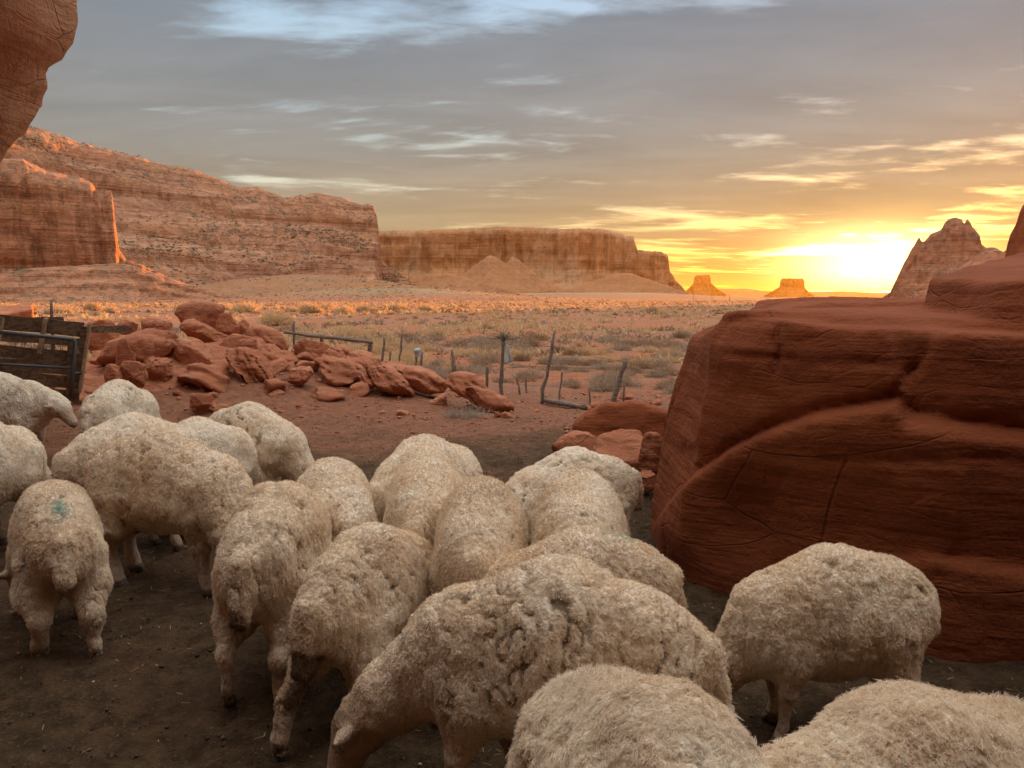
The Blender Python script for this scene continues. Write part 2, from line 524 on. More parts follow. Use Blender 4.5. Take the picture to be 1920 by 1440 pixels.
M_TALUS = far_mat('talus_rock', (0.38, 0.165, 0.07), (0.44, 0.21, 0.10), (0.22, 0.14, 0.08), 20, (0.34, 0.15, 0.07), 0.7, .40)
M_BUTTE_SHADED = far_mat('butte_rock_shaded', (0.26, 0.095, 0.03), (0.31, 0.125, 0.045), (0.2, 0.1, 0.05), 60, (0.28, 0.11, 0.04), 0.2, .5)  # same rock as the mesa, its backlit shade put into a darker colour
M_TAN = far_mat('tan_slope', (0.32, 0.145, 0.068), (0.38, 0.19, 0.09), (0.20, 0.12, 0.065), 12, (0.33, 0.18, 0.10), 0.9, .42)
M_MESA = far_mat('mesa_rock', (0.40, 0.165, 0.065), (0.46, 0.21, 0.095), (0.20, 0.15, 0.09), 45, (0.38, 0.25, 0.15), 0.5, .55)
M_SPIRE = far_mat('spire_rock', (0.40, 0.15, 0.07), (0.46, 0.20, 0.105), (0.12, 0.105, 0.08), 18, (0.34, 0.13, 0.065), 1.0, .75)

# ------------------------------------------------------------------ ground sheet
def axis(lo, hi, fine_lo, fine_hi, d, grow):
    a = list(np.arange(fine_lo, fine_hi + d, d))
    s = d
    while a[-1] < hi:
        s = min(s * grow, 400)
        a.append(a[-1] + s)
    s = d
    b = [fine_lo]
    while b[-1] > lo:
        s = min(s * grow, 400)
        b.append(b[-1] - s)
    return np.array(b[:0:-1] + a, np.float32)
def build_ground():
    X = axis(-9000, 9000, -6.0, 4.0, 0.05, 1.09)
    Y = axis(-3000, 11000, 0.8, 12.0, 0.05, 1.085)
    gx, gy = np.meshgrid(X, Y, indexing='ij')
    z = ground_z(gx, gy)
    V = np.stack([gx.ravel(), gy.ravel(), z.ravel()], 1)
    n, mny = len(X), len(Y)
    i = np.arange(n * mny).reshape(n, mny)
    F = np.stack([i[:-1, :-1].ravel(), i[1:, :-1].ravel(), i[1:, 1:].ravel(), i[:-1, 1:].ravel()], 1)
    me = mesh_from('ground', V, F)
    x, y = V[:, 0], V[:, 1]
    man = 1 - sstep(3.4, 12.2, y + 0.35 * np.maximum(-x - 1, 0) - 1.0 * sstep(-1.5, 1.5, x))
    man = man * (1 - 0.8 * sstep(0.08, 0.4, mound(x, y)))
    put_attr(me, 'manure', man)
    put_attr(me, 'desert', sstep(13, 17.5, y + 0.12 * x) + (y < -20))
    put_attr(me, 'grassy', sstep(1.6, 4.0, z.ravel() - 0) * (np.hypot(x, y) > 120))
    return tag(link('ground', me, M_SOIL), kind='structure')
build_ground()

# ------------------------------------------------------------------ distant landforms
def loft(name, pts, D, prof, NU, NV, mat, label, zb=-4.0, butt=0, flute=0, rough=0, strata=0, fu=1.0, seed=0, dfun=None, ledge=0, vshift=0, dip=0.0):
    """landform from its skyline: columns of constant bearing, each with the given section (run and rise in units of its height)"""
    pts = np.array(pts, float)
    px = np.linspace(pts[0, 0], pts[-1, 0], NU)
    py = np.interp(px, pts[:, 0], pts[:, 1])
    az_ = np.array([azim(a, 556) for a in px])
    Dc = D if dfun is None else np.interp(px, [p[0] for p in dfun], [p[1] for p in dfun])
    Dc = np.broadcast_to(Dc, px.shape)
    prof = np.array(prof, float)
    top_r = prof[np.argmax(prof[:, 1]), 0]
    ev = np.array([elev(a, b_) for a, b_ in zip(px, py)])
    H = np.maximum((ev * Dc + HC - zb) / np.maximum(1 - ev * top_r, .3), 1.0)
    L = np.concatenate([[0], np.cumsum(np.hypot(np.diff(prof[:, 0]), np.diff(prof[:, 1])))])
    v = np.linspace(0, L[-1], NV)
    ro, s = np.interp(v, L, prof[:, 0]), np.interp(v, L, prof[:, 1])
    arc = np.concatenate([[0], np.cumsum(np.abs(np.diff(az_)) * Dc[1:])])
    U, Vv = np.meshgrid(arc, np.arange(NV), indexing='ij')
    S = np.broadcast_to(s, U.shape)
    if vshift:
        sh = fbm(np.stack([U.ravel() / (H.max() * 1.3), S.ravel() * 1.5, np.full(U.size, seed)], 1), 3, seed + 9).reshape(U.shape) * vshift
        vi = np.clip(np.linspace(0, 1, NV)[None] + sh * np.sin(np.linspace(0, math.pi, NV))[None], 0, 1) * L[-1]
        RO, S = np.interp(vi, L, prof[:, 0]), np.interp(vi, L, prof[:, 1])
        jj = np.argmax(prof[:, 1])
    else:
        RO = np.broadcast_to(ro, U.shape)
    Z = S * H[:, None]
    hm = np.median(H)
    n_ = lambda a, b_, sd, o=4: fbm(np.stack([(U * a).ravel(), (Z * b_).ravel(), np.full(U.size, 3.7 + seed)], 1), o, sd).reshape(U.shape)
    fade = np.clip(S * 3, 0, 1)
    rr = Dc[:, None] + RO * H[:, None] + butt * n_(fu * 0.6 / hm, 0.25 / hm, seed + 1, 4) * np.clip(S * 2 + .3, 0, 1)
    face = sstep(0.12, 0.4, S)
    f1 = n_(fu * 5 / hm, 0.5 / hm, seed + 2, 4)
    rr = rr - flute * (1 - np.abs(f1) * 2.2) * face
    if strata:
        Z0 = Z
        Z = Z + dip * U
        st = n_(fu * 0.5 / hm, 11 / hm, seed + 3, 4)
        Z = Z0
        rr = rr - strata * np.round(st * 4) / 4 * fade
    rr = rr - rough * n_(fu * 14 / hm, 10 / hm, seed + 4, 4)
    Zw = zb + Z + rough * 0.35 * n_(fu * 9 / hm, 9 / hm, seed + 5, 3) * fade
    if ledge:
        Zw = Zw + ledge * n_(fu * 2 / hm, 8 / hm, seed + 6, 4) * np.clip(S * 4, 0, 1) * np.clip((1.02 - S) * 5, 0, 1)
    X, Y = rr * np.sin(az_)[:, None], rr * np.cos(az_)[:, None]
    Vx = np.stack([X.ravel(), Y.ravel(), Zw.ravel()], 1)
    i = np.arange(NU * NV).reshape(NU, NV)
    F = np.stack([i[:-1, :-1].ravel(), i[1:, :-1].ravel(), i[1:, 1:].ravel(), i[:-1, 1:].ravel()], 1)
    return tag(link(name, mesh_from(name, Vx, F), mat), label, kind='structure')

# far mesa
loft('mesa', [(640, 455), (700, 433), (770, 434), (800, 433), (850, 432), (930, 428), (1000, 429), (1080, 430), (1130, 432), (1162, 440),
              (1172, 445), (1186, 443), (1194, 470), (1216, 471), (1240, 474), (1251, 480), (1255, 508), (1268, 528), (1292, 552)], 1100,
     [(-1.25, -.05), (-.85, .10), (-.45, .26), (-.16, .44), (-.08, .72), (0, .93), (.12, .985), (.3, 1.0), (1.6, 1.0), (2.2, .6), (3, 0)], 480, 110, M_MESA,
     None, -6, butt=40, flute=13, rough=4.5, strata=4.5, seed=40)
# talus cones in front of the mesa
for k, (pts, D) in enumerate([([(770, 553), (820, 538), (870, 512), (900, 489), (918, 476), (930, 480), (960, 500), (1000, 526), (1060, 552)], 975),
                              ([(880, 552), (925, 522), (950, 492), (961, 479), (975, 487), (1010, 518), (1080, 552)], 1005),
                              ([(1020, 553), (1100, 530), (1150, 513), (1180, 511), (1230, 528), (1300, 554)], 960),
                              ([(680, 552), (760, 526), (800, 514), (840, 511), (890, 524), (980, 552)], 910)]):
    loft('talus_slope', pts, D, [(-2.6, -.06), (-1.7, .12), (-1.0, .35), (-.4, .70), (-.1, .95), (0.05, 1), (.6, .8), (1.5, 0)], 120, 36, M_TALUS, None, -6, butt=10, flute=2, rough=2.0, seed=60 + k)
# buttes on the skyline
loft('butte', [(1278, 552), (1290, 541), (1299, 532), (1301, 520), (1304, 516), (1329, 515), (1331, 520), (1333, 531), (1345, 541), (1362, 552)], 5200,
     [(-1.2, -.1), (-.7, .25), (-.35, .5), (-.28, .8), (-.22, .98), (0, 1), (.5, 1), (.6, .5), (1.5, -.1)], 140, 60, M_BUTTE_SHADED, None, -10, flute=10, rough=6, strata=4, seed=70)
loft('butte', [(1432, 554), (1450, 545), (1461, 538), (1462, 526), (1465, 522), (1504, 522), (1507, 527), (1508, 539), (1516, 547), (1526, 554)], 4800,
     [(-1.2, -.1), (-.7, .25), (-.35, .5), (-.28, .8), (-.22, .98), (0, 1), (.7, 1), (.8, .5), (1.7, -.1)], 140, 60, M_BUTTE_SHADED, None, -10, flute=10, rough=6, strata=4, seed=74)
loft('far_mesa', [(1260, 553), (1300, 546), (1352, 541), (1400, 541), (1436, 546), (1530, 547), (1580, 546), (1640, 549), (1720, 547), (1800, 553)], 7600,
     [(-2.5, -.1), (-1, .4), (-.3, .9), (0, 1), (3, 1), (5, -.1)], 160, 24, M_MESA, None, -12, butt=30, rough=5, seed=78)
# long hillside on the left
loft('hillside', [(-130, 190), (-60, 208), (45, 236), (90, 243), (130, 256), (190, 276), (250, 291), (300, 305), (380, 322), (420, 338), (455, 352), (470, 352), (490, 352), (515, 360),
                  (540, 372), (562, 365), (600, 361), (640, 369), (668, 378), (682, 383), (694, 380), (704, 384), (709, 402), (713, 440), (717, 488), (735, 505), (768, 528), (800, 548)], 640,
     [(-1.9, -.06), (-1.4, .05), (-1.05, .14), (-.86, .21), (-.80, .31), (-.52, .41), (-.47, .49), (-.24, .60), (-.12, .69), (-.08, .77), (.04, .86), (.12, .94), (.22, .985), (.32, 1.0), (.7, .97), (1.5, .5), (2.2, 0)],
     540, 160, M_HILL, None, -4, butt=15, flute=1.8, rough=4.5, strata=3.5, seed=80, ledge=7.0, vshift=0.30, dip=.10,
     dfun=[(-420, 620), (200, 720), (480, 760), (640, 780), (700, 780), (800, 740)])
# fluted cliff in front of it
loft('cliff', [(-260, 255), (-120, 285), (-20, 300), (25, 304), (60, 302), (88, 318), (104, 326), (135, 330), (168, 336), (186, 346), (196, 366), (203, 368), (209, 360), (219, 360),
               (222, 372), (224, 420), (228, 468), (240, 486), (290, 506), (345, 530)], 400,
     [(-.95, -.06), (-.7, .06), (-.48, .16), (-.30, .24), (-.24, .27), (-.20, .48), (-.15, .70), (-.08, .87), (.02, .96), (.15, 1.0), (.5, 1.0), (.9, .7), (1.4, 0)],
     390, 120, M_LEFT, None, -4, butt=12, flute=6.5, rough=2.0, strata=1.8, seed=90)
loft('talus_slope', [(-200, 520), (-60, 512), (60, 503), (150, 498), (205, 494), (235, 494), (290, 510), (345, 530), (400, 546), (430, 553)], 335,
     [(-2.2, -.06), (-1.3, .25), (-.9, .42), (-.85, .52), (-.4, .70), (-.36, .82), (0, 1.0), (.8, .9), (2, 0)], 220, 60, M_LEFT, None, -3, butt=5, flute=1.0, rough=1.0, strata=1.2, seed=96)
loft('foothill', [(300, 552), (380, 536), (440, 524), (500, 518), (560, 514), (620, 515), (690, 522), (760, 533), (820, 543), (890, 552)], 470,
     [(-4.5, -.06), (-2.5, .35), (-1.0, .8), (0, 1.0), (1.2, .8), (3, 0)], 200, 50, M_TAN, None, -3, butt=6, flute=.3, rough=.5, seed=97)
loft('foothill', [(600, 552), (700, 541), (760, 534), (830, 537), (900, 546), (1000, 553)], 400,
     [(-6, -.06), (-3, .35), (-1.0, .8), (0, 1.0), (1.2, .8), (3, 0)], 160, 40, M_TAN, None, -3, butt=5, flute=.2, rough=.4, seed=98)
# spire and its shrubby shoulder on the right
loft('rock_spire', [(1652, 560), (1668, 549), (1678, 526), (1690, 496), (1704, 468), (1713, 452), (1717, 444), (1721, 452), (1725, 454), (1738, 440), (1756, 432), (1763, 418), (1772, 411), (1785, 408),
                    (1794, 412), (1799, 421), (1804, 411), (1810, 416), (1816, 426), (1829, 440), (1834, 458), (1842, 463), (1858, 464), (1876, 472), (1940, 470), (2100, 450), (2400, 470)], 700,
     [(-1.0, -.06), (-.7, .15), (-.45, .38), (-.30, .58), (-.2, .8), (-.1, .95), (0, 1.0), (.12, .97), (.3, .6), (.6, 0)], 330, 100, M_SPIRE, None, -4, butt=7, flute=2.6, rough=2.2, strata=1.2, seed=100)
loft('shoulder_slope', [(1690, 560), (1740, 540), (1780, 512), (1815, 486), (1840, 470), (1862, 466), (1880, 474), (1960, 480), (2200, 500)], 560,
     [(-1.6, -.06), (-1.0, .3), (-.3, .85), (0, 1.0), (.5, .6), (1.0, 0)], 160, 70, M_SPIRE, None, -4, butt=4, flute=.6, rough=1.6, strata=.8, seed=104)
loft('rock_tower', [(1872, 560), (1877, 500), (1879, 470), (1886, 440), (1898, 414), (1901, 392), (1908, 382), (1925, 380), (1990, 330), (2100, 300), (2400, 300), (2900, 330)], 130,
     [(-.5, -.1), (-.25, .2), (-.12, .5), (-.05, .8), (0, .97), (.1, 1.0), (.8, 1.0), (1.0, 0)], 220, 90, M_BOULDER, None, -2, butt=1.2, flute=.6, rough=.4, strata=.5, seed=110)

# ------------------------------------------------------------------ overhanging alcove cliff (top left, over and behind the camera)
def build_alcove():
    h = 0.155
    lo, hi = (-13, -12, -0.6), (13, 9.6, 9.4)
    sil = [(0, 330), (20, 300), (30, 270), (44, 245), (48, 222), (50, 196), (53, 184), (76, 160), (100, 118), (123, 95), (148, 42), (156, 0), (170, -120), (150, -400)]
    zs, xs = [-.6], [-7.2]
    for a, b_ in sil:
        p = at_y(a, b_, 8.5)
        xs.append(p[0] - .12); zs.append(p[2])
    zs.append(12); xs.append(xs[-1])
    def fn(P):
        X, Y, Z = P.T
        edge = np.interp(Z, zs, xs)
        lobe_ = smax(X - edge, smax(Y - 8.9, 4.2 - Y, .6), .25)
        cav = (np.sqrt(((X - .5) / 6.8) ** 2 + ((Y - 1.0) / 7.5) ** 2 + ((Z + 1.0) / 5.9) ** 2) - 1) * 5.0
        lip = Y - (LIP_Y + 0.9 * np.maximum(-(X + 4.2), 0))
        roof = smax(smax(-cav, lip, .5), np.maximum(Z - 8.9, -(Y + 11.5)), .3)
        roof = smax(roof, np.maximum(X - 12, -12 - X), .3)
        Fv = smin(roof, lobe_, .3)
        Fv = Fv + 0.10 * fbm(P * 1.1, 3, 3)
        bed = P @ np.array([0.42, 0.0, 0.9], np.float32) + 0.22 * fbm(P * .8, 2, 4)
        tri = np.abs(np.mod(bed * 1.15, 1) - .5) * 2
        Fv = Fv + 0.07 * (1 - sstep(0, .25, tri))
        vert = np.abs(np.mod((X * .8 - .5 * Z + Y * .6) * .9 + .35 * fbm(P * .6, 2, 6), 1) - .5) * 2
        Fv = Fv + 0.06 * (1 - sstep(0, .16, vert)) * sstep(-.1, .3, fbm(P * .5, 2, 8))
        return Fv + 0.03 * fbm(P * 5, 3, 9)
    V, Q = surface_nets(sparse_field(fn, lo, hi, h, 2.0), lo, h)
    tag(link('alcove_cliff', mesh_from('alcove_cliff', V, Q), M_CAVE), kind='structure')
LIP_Y = -1.0
build_alcove()

# ------------------------------------------------------------------ rocks
def rock_mesh(name, sx, sy, sz, seed, n=10, h=None, rnd=.12, rough=.06, grooves=0, gdir=(0, .3, 1), gfreq=9, hollow=None, sheets=0):
    """one free-standing stone: blunt polyhedron, worn edges, bedding grooves"""
    r = np.random.default_rng(seed)
    big = max(sx, sy, sz)
    h = h or big / 18.5
    m = 1.18
    dirs = []
    for k in range(n):
        d = r.normal(size=3)
        d[2] *= .8
        d /= np.linalg.norm(d)
        dirs.append((d.astype(np.float32), r.uniform(.55, .88)))
    ms = min(sx, sy, sz)
    gd = np.array(gdir, np.float32)
    gd /= np.linalg.norm(gd)
    def fn(P):
        W = P + (0.12 * big * fbm(P / big * 1.6, 3, seed))[:, None]
        U = W / np.array([sx, sy, sz], np.float32)
        if sheets:
            e = None
            for q in range(sheets):
                rr = np.random.default_rng(seed * 31 + q)
                zc = ((q + .5) / sheets * 2 - 1) * .78 * sz
                xc, yc = rr.uniform(-.22, .22) * sx, (q / max(sheets - 1, 1) - .5) * .7 * sy
                Wc = W - np.array((xc, yc, zc), np.float32)
                Wc[:, 2] += .55 * sz * (Wc[:, 0] / sx) ** 2 - .12 * sz
                tz = sz / sheets * rr.uniform(.85, 1.25)
                Uq = Wc / np.array((sx * rr.uniform(.72, 1.0), sy * rr.uniform(.75, 1.0), tz), np.float32)
                d_ = ((np.abs(Uq) ** 2.8).sum(1) ** (1 / 2.8) - 1) * tz
                e = d_ if e is None else smin(e, d_, .06)
        else:
            e = ((np.abs(U) ** 3.2).sum(1) ** (1 / 3.2) - 1) * ms
        for d, o in (dirs if not sheets else dirs[:4]):
            e = smax(e, (U @ d - o) * ms, rnd * .32 * ms)
        if grooves:
            ph = (P @ gd) / sz * gfreq / 2.6 + 1.1 * fbm(P / big * 1.6, 3, seed + 3)
            fl = np.floor(ph)
            tri = np.abs(ph - fl - .5) * 2
            e = e + grooves * .55 * sz * (1 - sstep(0.0, 0.30, tri)) * sstep(-.35, .3, fbm(P / big * 2.5, 2, seed + 4))
            e = e + grooves * .5 * sz * (_h(fl.astype(np.int64), fl.astype(np.int64) * 0 + seed, fl.astype(np.int64) * 0, 7) - .5)
        if hollow:
            hx, hy, hz_, hr = hollow
            e = smax(e, hr * ms * 1.0 - np.linalg.norm(P - np.array((hx * sx, hy * sy, hz_ * sz)), axis=1), .05 * ms)
        return e + rough * (.45 if sheets else 1) * ms * fbm(P / big * (4 if sheets else 6), 3, seed + 6)
    mz_ = 2.1 if sheets else m
    lo, hi = np.array((-sx * m, -sy * m * (1.25 if sheets else 1), -sz * mz_)), np.array((sx * m, sy * m * (1.25 if sheets else 1), sz * mz_))
    V, Q = surface_nets(sparse_field(fn, lo, hi, h, 2.5), lo, h)
    return mesh_from(name, V, Q)

def place_rock(box, label, seed, name='rock', cat='rock', group=None, y=None, depth=.8, sink=.25, rot=None, roll=0.0, mat=None, dy=0.0, **kw):
    """a rock that fills the given picture box at its own distance on the ground"""
    x0, x1, y0, y1 = box
    cx = (x0 + x1) / 2
    p = hit(cx, y1)
    Y = (p[1] if y is None else y) + dy
    k = Y / FPX
    w, hh = (x1 - x0) * k / 2, (y1 - y0) * k / 2
    d = w * depth
    hs = hh * (1 + sink)
    if abs(roll) > .15:
        hs = max((hs - w * math.sin(abs(roll)) * .8) / math.cos(roll), .32 * hs)
    me = rock_mesh(name, w * 1.08, d, hs * 1.1, seed, **kw)
    top_ = at_y(cx, y0, Y)
    o = link(name, me, mat or M_PILE)
    o.location = (top_[0], Y + d * .55, top_[2] - hs)
    o.rotation_euler = (0, roll, rot or 0)
    tag(o, label, cat, group)
    return o

# the big red boulder on the right: slab over a bulging, arched face
def build_boulder():
    h = 0.022
    lo, hi = (0.55, 2.35, -.25), (5.2, 11.0, 1.75)
    poly = [(0.87, 3.80), (0.76, 4.62), (1.06, 5.7), (2.05, 7.4), (3.35, 10.2), (6.2, 11.2), (9, 9), (9, 2.9), (2.3, 2.93), (1.80, 3.0), (1.35, 3.32)]
    def fn(P):
        X, Y, Z = P.T
        x2, y2 = X, Y
        d2 = np.full(x2.shape, 1e9, np.float32)
        ins = np.zeros(x2.shape, bool)
        n = len(poly)
        for i in range(n):
            ax_, ay = poly[i]; bx, by = poly[(i + 1) % n]
            ex, ey = bx - ax_, by - ay
            t = np.clip(((x2 - ax_) * ex + (y2 - ay) * ey) / (ex * ex + ey * ey), 0, 1)
            d2 = np.minimum(d2, np.hypot(x2 - ax_ - t * ex, y2 - ay - t * ey))
            c = ((ay > y2) != (by > y2)) & (x2 < (bx - ax_) * (y2 - ay) / (by - ay + 1e-12) + ax_)
            ins ^= c
        dp = np.where(ins, -d2, d2)
        # coordinate along the camera-side face and its features
        s = (X - 1.0) * .79 - (Y - 3.8) * .61
        w1 = fbm(P * 1.1, 3, 51)
        w2 = fbm(P * 4.5, 3, 52)
        arc = np.interp(s, [-.55, -.3, -.05, .12, .3, .55, .86, .90, 1.05, 1.4, 2.2], [.10, .35, .60, .74, .85, .965, 1.045, .965, .955, .90, .82]) + .02 * w1
        below = arc - Z
        front = sstep(.2, -.5, Y - 4.6) 
        rel = np.zeros_like(X)
        w3 = fbm(P * 13, 3, 57)
        rel += front * .055 * sstep(-.01, .03, below) * (1 - sstep(.05, .60, below)) * sstep(1.7, .9, s)       # lower block stands proud along the arch
        rel -= front * .055 * sstep(.86, .90, s + .3 * (Z - 1.05) * (Z > 1.05)) * sstep(0, .02, -below)          # recessed panel on the right
        rel -= front * .07 * np.exp(-((s - .22) / .20) ** 2 - ((Z - .42) / .24) ** 2)
        rel += front * .035 * np.exp(-((s - .02) / .25) ** 2 - ((Z - 1.20) / .12) ** 2)
        led = np.interp(s, [.6, 1.0, 1.3, 1.7, 2.4], [.22, .40, .38, .30, .16]) + .03 * w1
        rel += front * .05 * sstep(-.012, .012, led - Z) * sstep(.75, 1.05, s)
        def groove(zc, s0, s1, dep, wid):
            return dep * np.exp(-((Z - zc) / wid) ** 2) * sstep(s0 - .05, s0 + .05, s) * (1 - sstep(s1 - .05, s1 + .05, s)) * front
        rel -= groove(1.175 + .03 * w2 - .02 * s, .05, .92, .020, .011)
        rel -= groove(.70 + .05 * w2 + .10 * s, .55, 1.6, .018, .011)
        dia = s - (.84 + .55 * np.maximum(Z - 1.05, 0)) + .03 * w2
        rel -= front * .04 * np.exp(-(dia / .013) ** 2) * sstep(1.0, 1.06, Z)
        rel -= front * .035 * np.exp(-((s - .33 - .06 * w2) / .014) ** 2) * sstep(1.08, 1.14, Z)
        rel -= front * .045 * np.exp(-(below / .028) ** 2) * sstep(-.2, .1, s)
        # upright cracks on the left flank
        fk = X * .25 + Y * .9 + .25 * w1 + .1 * (Z - .6)
        rel -= .05 * np.exp(-((np.mod(fk * 1.7, 1) - .5) / .028) ** 2) * sstep(-.1, -.5, s) * sstep(1.1, .6, Z)
        # slabs that have flaked off at slightly different depths
        cz, cs_ = np.floor(Z * 3.1 + .5 * w1), np.floor(s * 1.7 + .6 * w1 + .4 * Z)
        rel += .020 * (_h(cz.astype(np.int64), cs_.astype(np.int64), cz.astype(np.int64) * 0, 5) - .5) * front
        rel += .006 * w3
        body = dp + .03 * w1 - rel + .010 * w2 + 0.10 * sstep(.9, 0, Z) * sstep(-.2, -.6, s)
        leftlean = 0.28 * np.maximum(Z - .2, 0) * sstep(1.9, .9, X - .18 * (Y - 4))     # the left flank leans back
        body = body + leftlean * sstep(3.4, 4.2, Y)
        ztop = smin(1.335 + .11 * (Y - 3.2), 1.435, .06) + .025 * fbm(np.stack([x2 * .8, y2 * .8, 0 * x2], 1), 3, 55) - .30 * sstep(.95, 0.0, -dp) * sstep(3.7, 4.8, Y) * sstep(3.2, 1.6, X)
        Fv = smax(body, Z - ztop - .008 * w3, .025)
        # flaking steps on the top
        tb = np.mod((Y * .9 + X * .35) * 1.1 + w1 * .8, 1)
        Fv = Fv + .028 * (1 - sstep(0, .06, tb) * sstep(1.0, .2, tb)) * sstep(1.15, 1.3, Z)
        # upper block: three planes through its visible corners
        def plane3(p, q_, r_, inside):
            nn_ = np.cross(np.array(q_) - p, np.array(r_) - p)
            nn_ = nn_ / np.linalg.norm(nn_)
            if (np.array(inside) - p) @ nn_ > 0:
                nn_ = -nn_
            return (P - np.asarray(p, np.float32)) @ nn_.astype(np.float32)
        core = (3.4, 4.8, 1.2)
        cA, cB, cC, cD = at_y(1732, 565, 4.0), at_y(1796, 524, 3.72), at_y(1882, 527, 3.32), at_y(1856, 599, 3.28)
        blk = plane3(cA, cB, cD, core)
        blk = smax(blk, plane3(cD, cC, at_y(2000, 592, 3.1), core), .012)
        blk = smax(blk, plane3(cB, cC, at_y(1915, 492, 4.6), core), .02)
        blk = smax(smax(blk, (X - cA[0]) * -.75 + (Y - cA[1]) * .66, .03), 1.22 - Z, .02)
        blk = blk + .010 * w1 + .010 * w2
        Fv = smin(Fv, blk, .02)
        return np.where((X > hi[0] - .05) | (Z < lo[2] + .05), np.maximum(Fv, .02), Fv)
    V, Q = surface_nets(sparse_field(fn, lo, hi, h, 3.0), lo, h)
    me = mesh_from('boulder', V, Q)
    return tag(link('boulder', me, M_BOULDER), 'huge flat-topped red sandstone boulder with an arched crack, beside the flock', 'boulder')
build_boulder()

# ------------------------------------------------------------------ sheep
def wool_mat(name, skin=False):
    m, g, b = new_mat(name)
    at_ = lambda n_: g.n('ShaderNodeAttribute', attribute_name=n_).outputs['Fac']
    dirt, mark, var = at_('dirt'), at_('mark'), at_('tone')
    cream = g.mix(var, (0.80, 0.58, 0.365), (0.96, 0.845, 0.67))
    col = g.mix(dirt, cream, (0.40, 0.22, 0.10))
    col = g.mix(g.m('MULTIPLY', g.step(dirt, .55, .85), .8), col, (0.085, 0.05, 0.028))
    col = g.mix(mark, col, (0.17, 0.36, 0.31))
    if skin:
        col = g.mix(at_('bare'), col, (0.52, 0.37, 0.26))
        col = g.mix(at_('hoof'), col, (0.13, 0.095, 0.07))
        col = g.mix(at_('eye'), col, (0.015, 0.01, 0.008))
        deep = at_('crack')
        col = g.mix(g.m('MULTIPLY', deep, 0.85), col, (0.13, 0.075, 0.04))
        pos = g.n('ShaderNodeTexCoord').outputs['Object']
        wv = g.n('ShaderNodeTexNoise', {'Vector': pos, 'Scale': 22.0, 'Detail': 3.0}).outputs['Color']
        p2 = g.vm('ADD', pos, g.vm('MULTIPLY', g.vm('SUBTRACT', wv, (.5, .5, .5)), (.045, .045, .045)))
        vo = g.n('ShaderNodeTexVoronoi', {'Vector': g.scale(p2, (95, 95, 42)), 'Scale': 1.0}, feature='SMOOTH_F1')
        vo.inputs['Smoothness'].default_value = .5
        bead = g.m('SUBTRACT', 1.0, vo.outputs['Distance'])
        hh = g.m('ADD', bead, g.m('MULTIPLY', g.noise(pos, 260.0, 3, 0.7), .5))
        col = g.mix(g.m('MULTIPLY', g.step(bead, .55, .22), .30), col, (0.36, 0.23, 0.13))
        bp = g.n('ShaderNodeBump', {'Height': hh, 'Strength': 0.7, 'Distance': 0.009})
        g.nt.links.new(bp.outputs[0], b.inputs['Normal'])
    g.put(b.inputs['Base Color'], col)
    b.inputs['Roughness'].default_value = 0.85
    b.inputs['Specular IOR Level'].default_value = 0.12
    return m
M_SKIN = wool_mat('fleece_skin', True)
M_WOOL = wool_mat('wool_fibres')

def rcone(P, a, b_, ra, rb, sy=1.0):
    a = np.array(a, np.float32); b_ = np.array(b_, np.float32)
    q_ = P - a
    ba = b_ - a
    if sy != 1.0:
        q_ = q_ * np.array([1, sy, 1], np.float32)
        ba = ba * np.array([1, sy, 1], np.float32)
    t = np.clip((q_ @ ba) / (ba @ ba), 0, 1)
    d = q_ - t[:, None] * ba
    return np.sqrt((d * d).sum(1)) - (ra + (rb - ra) * t)

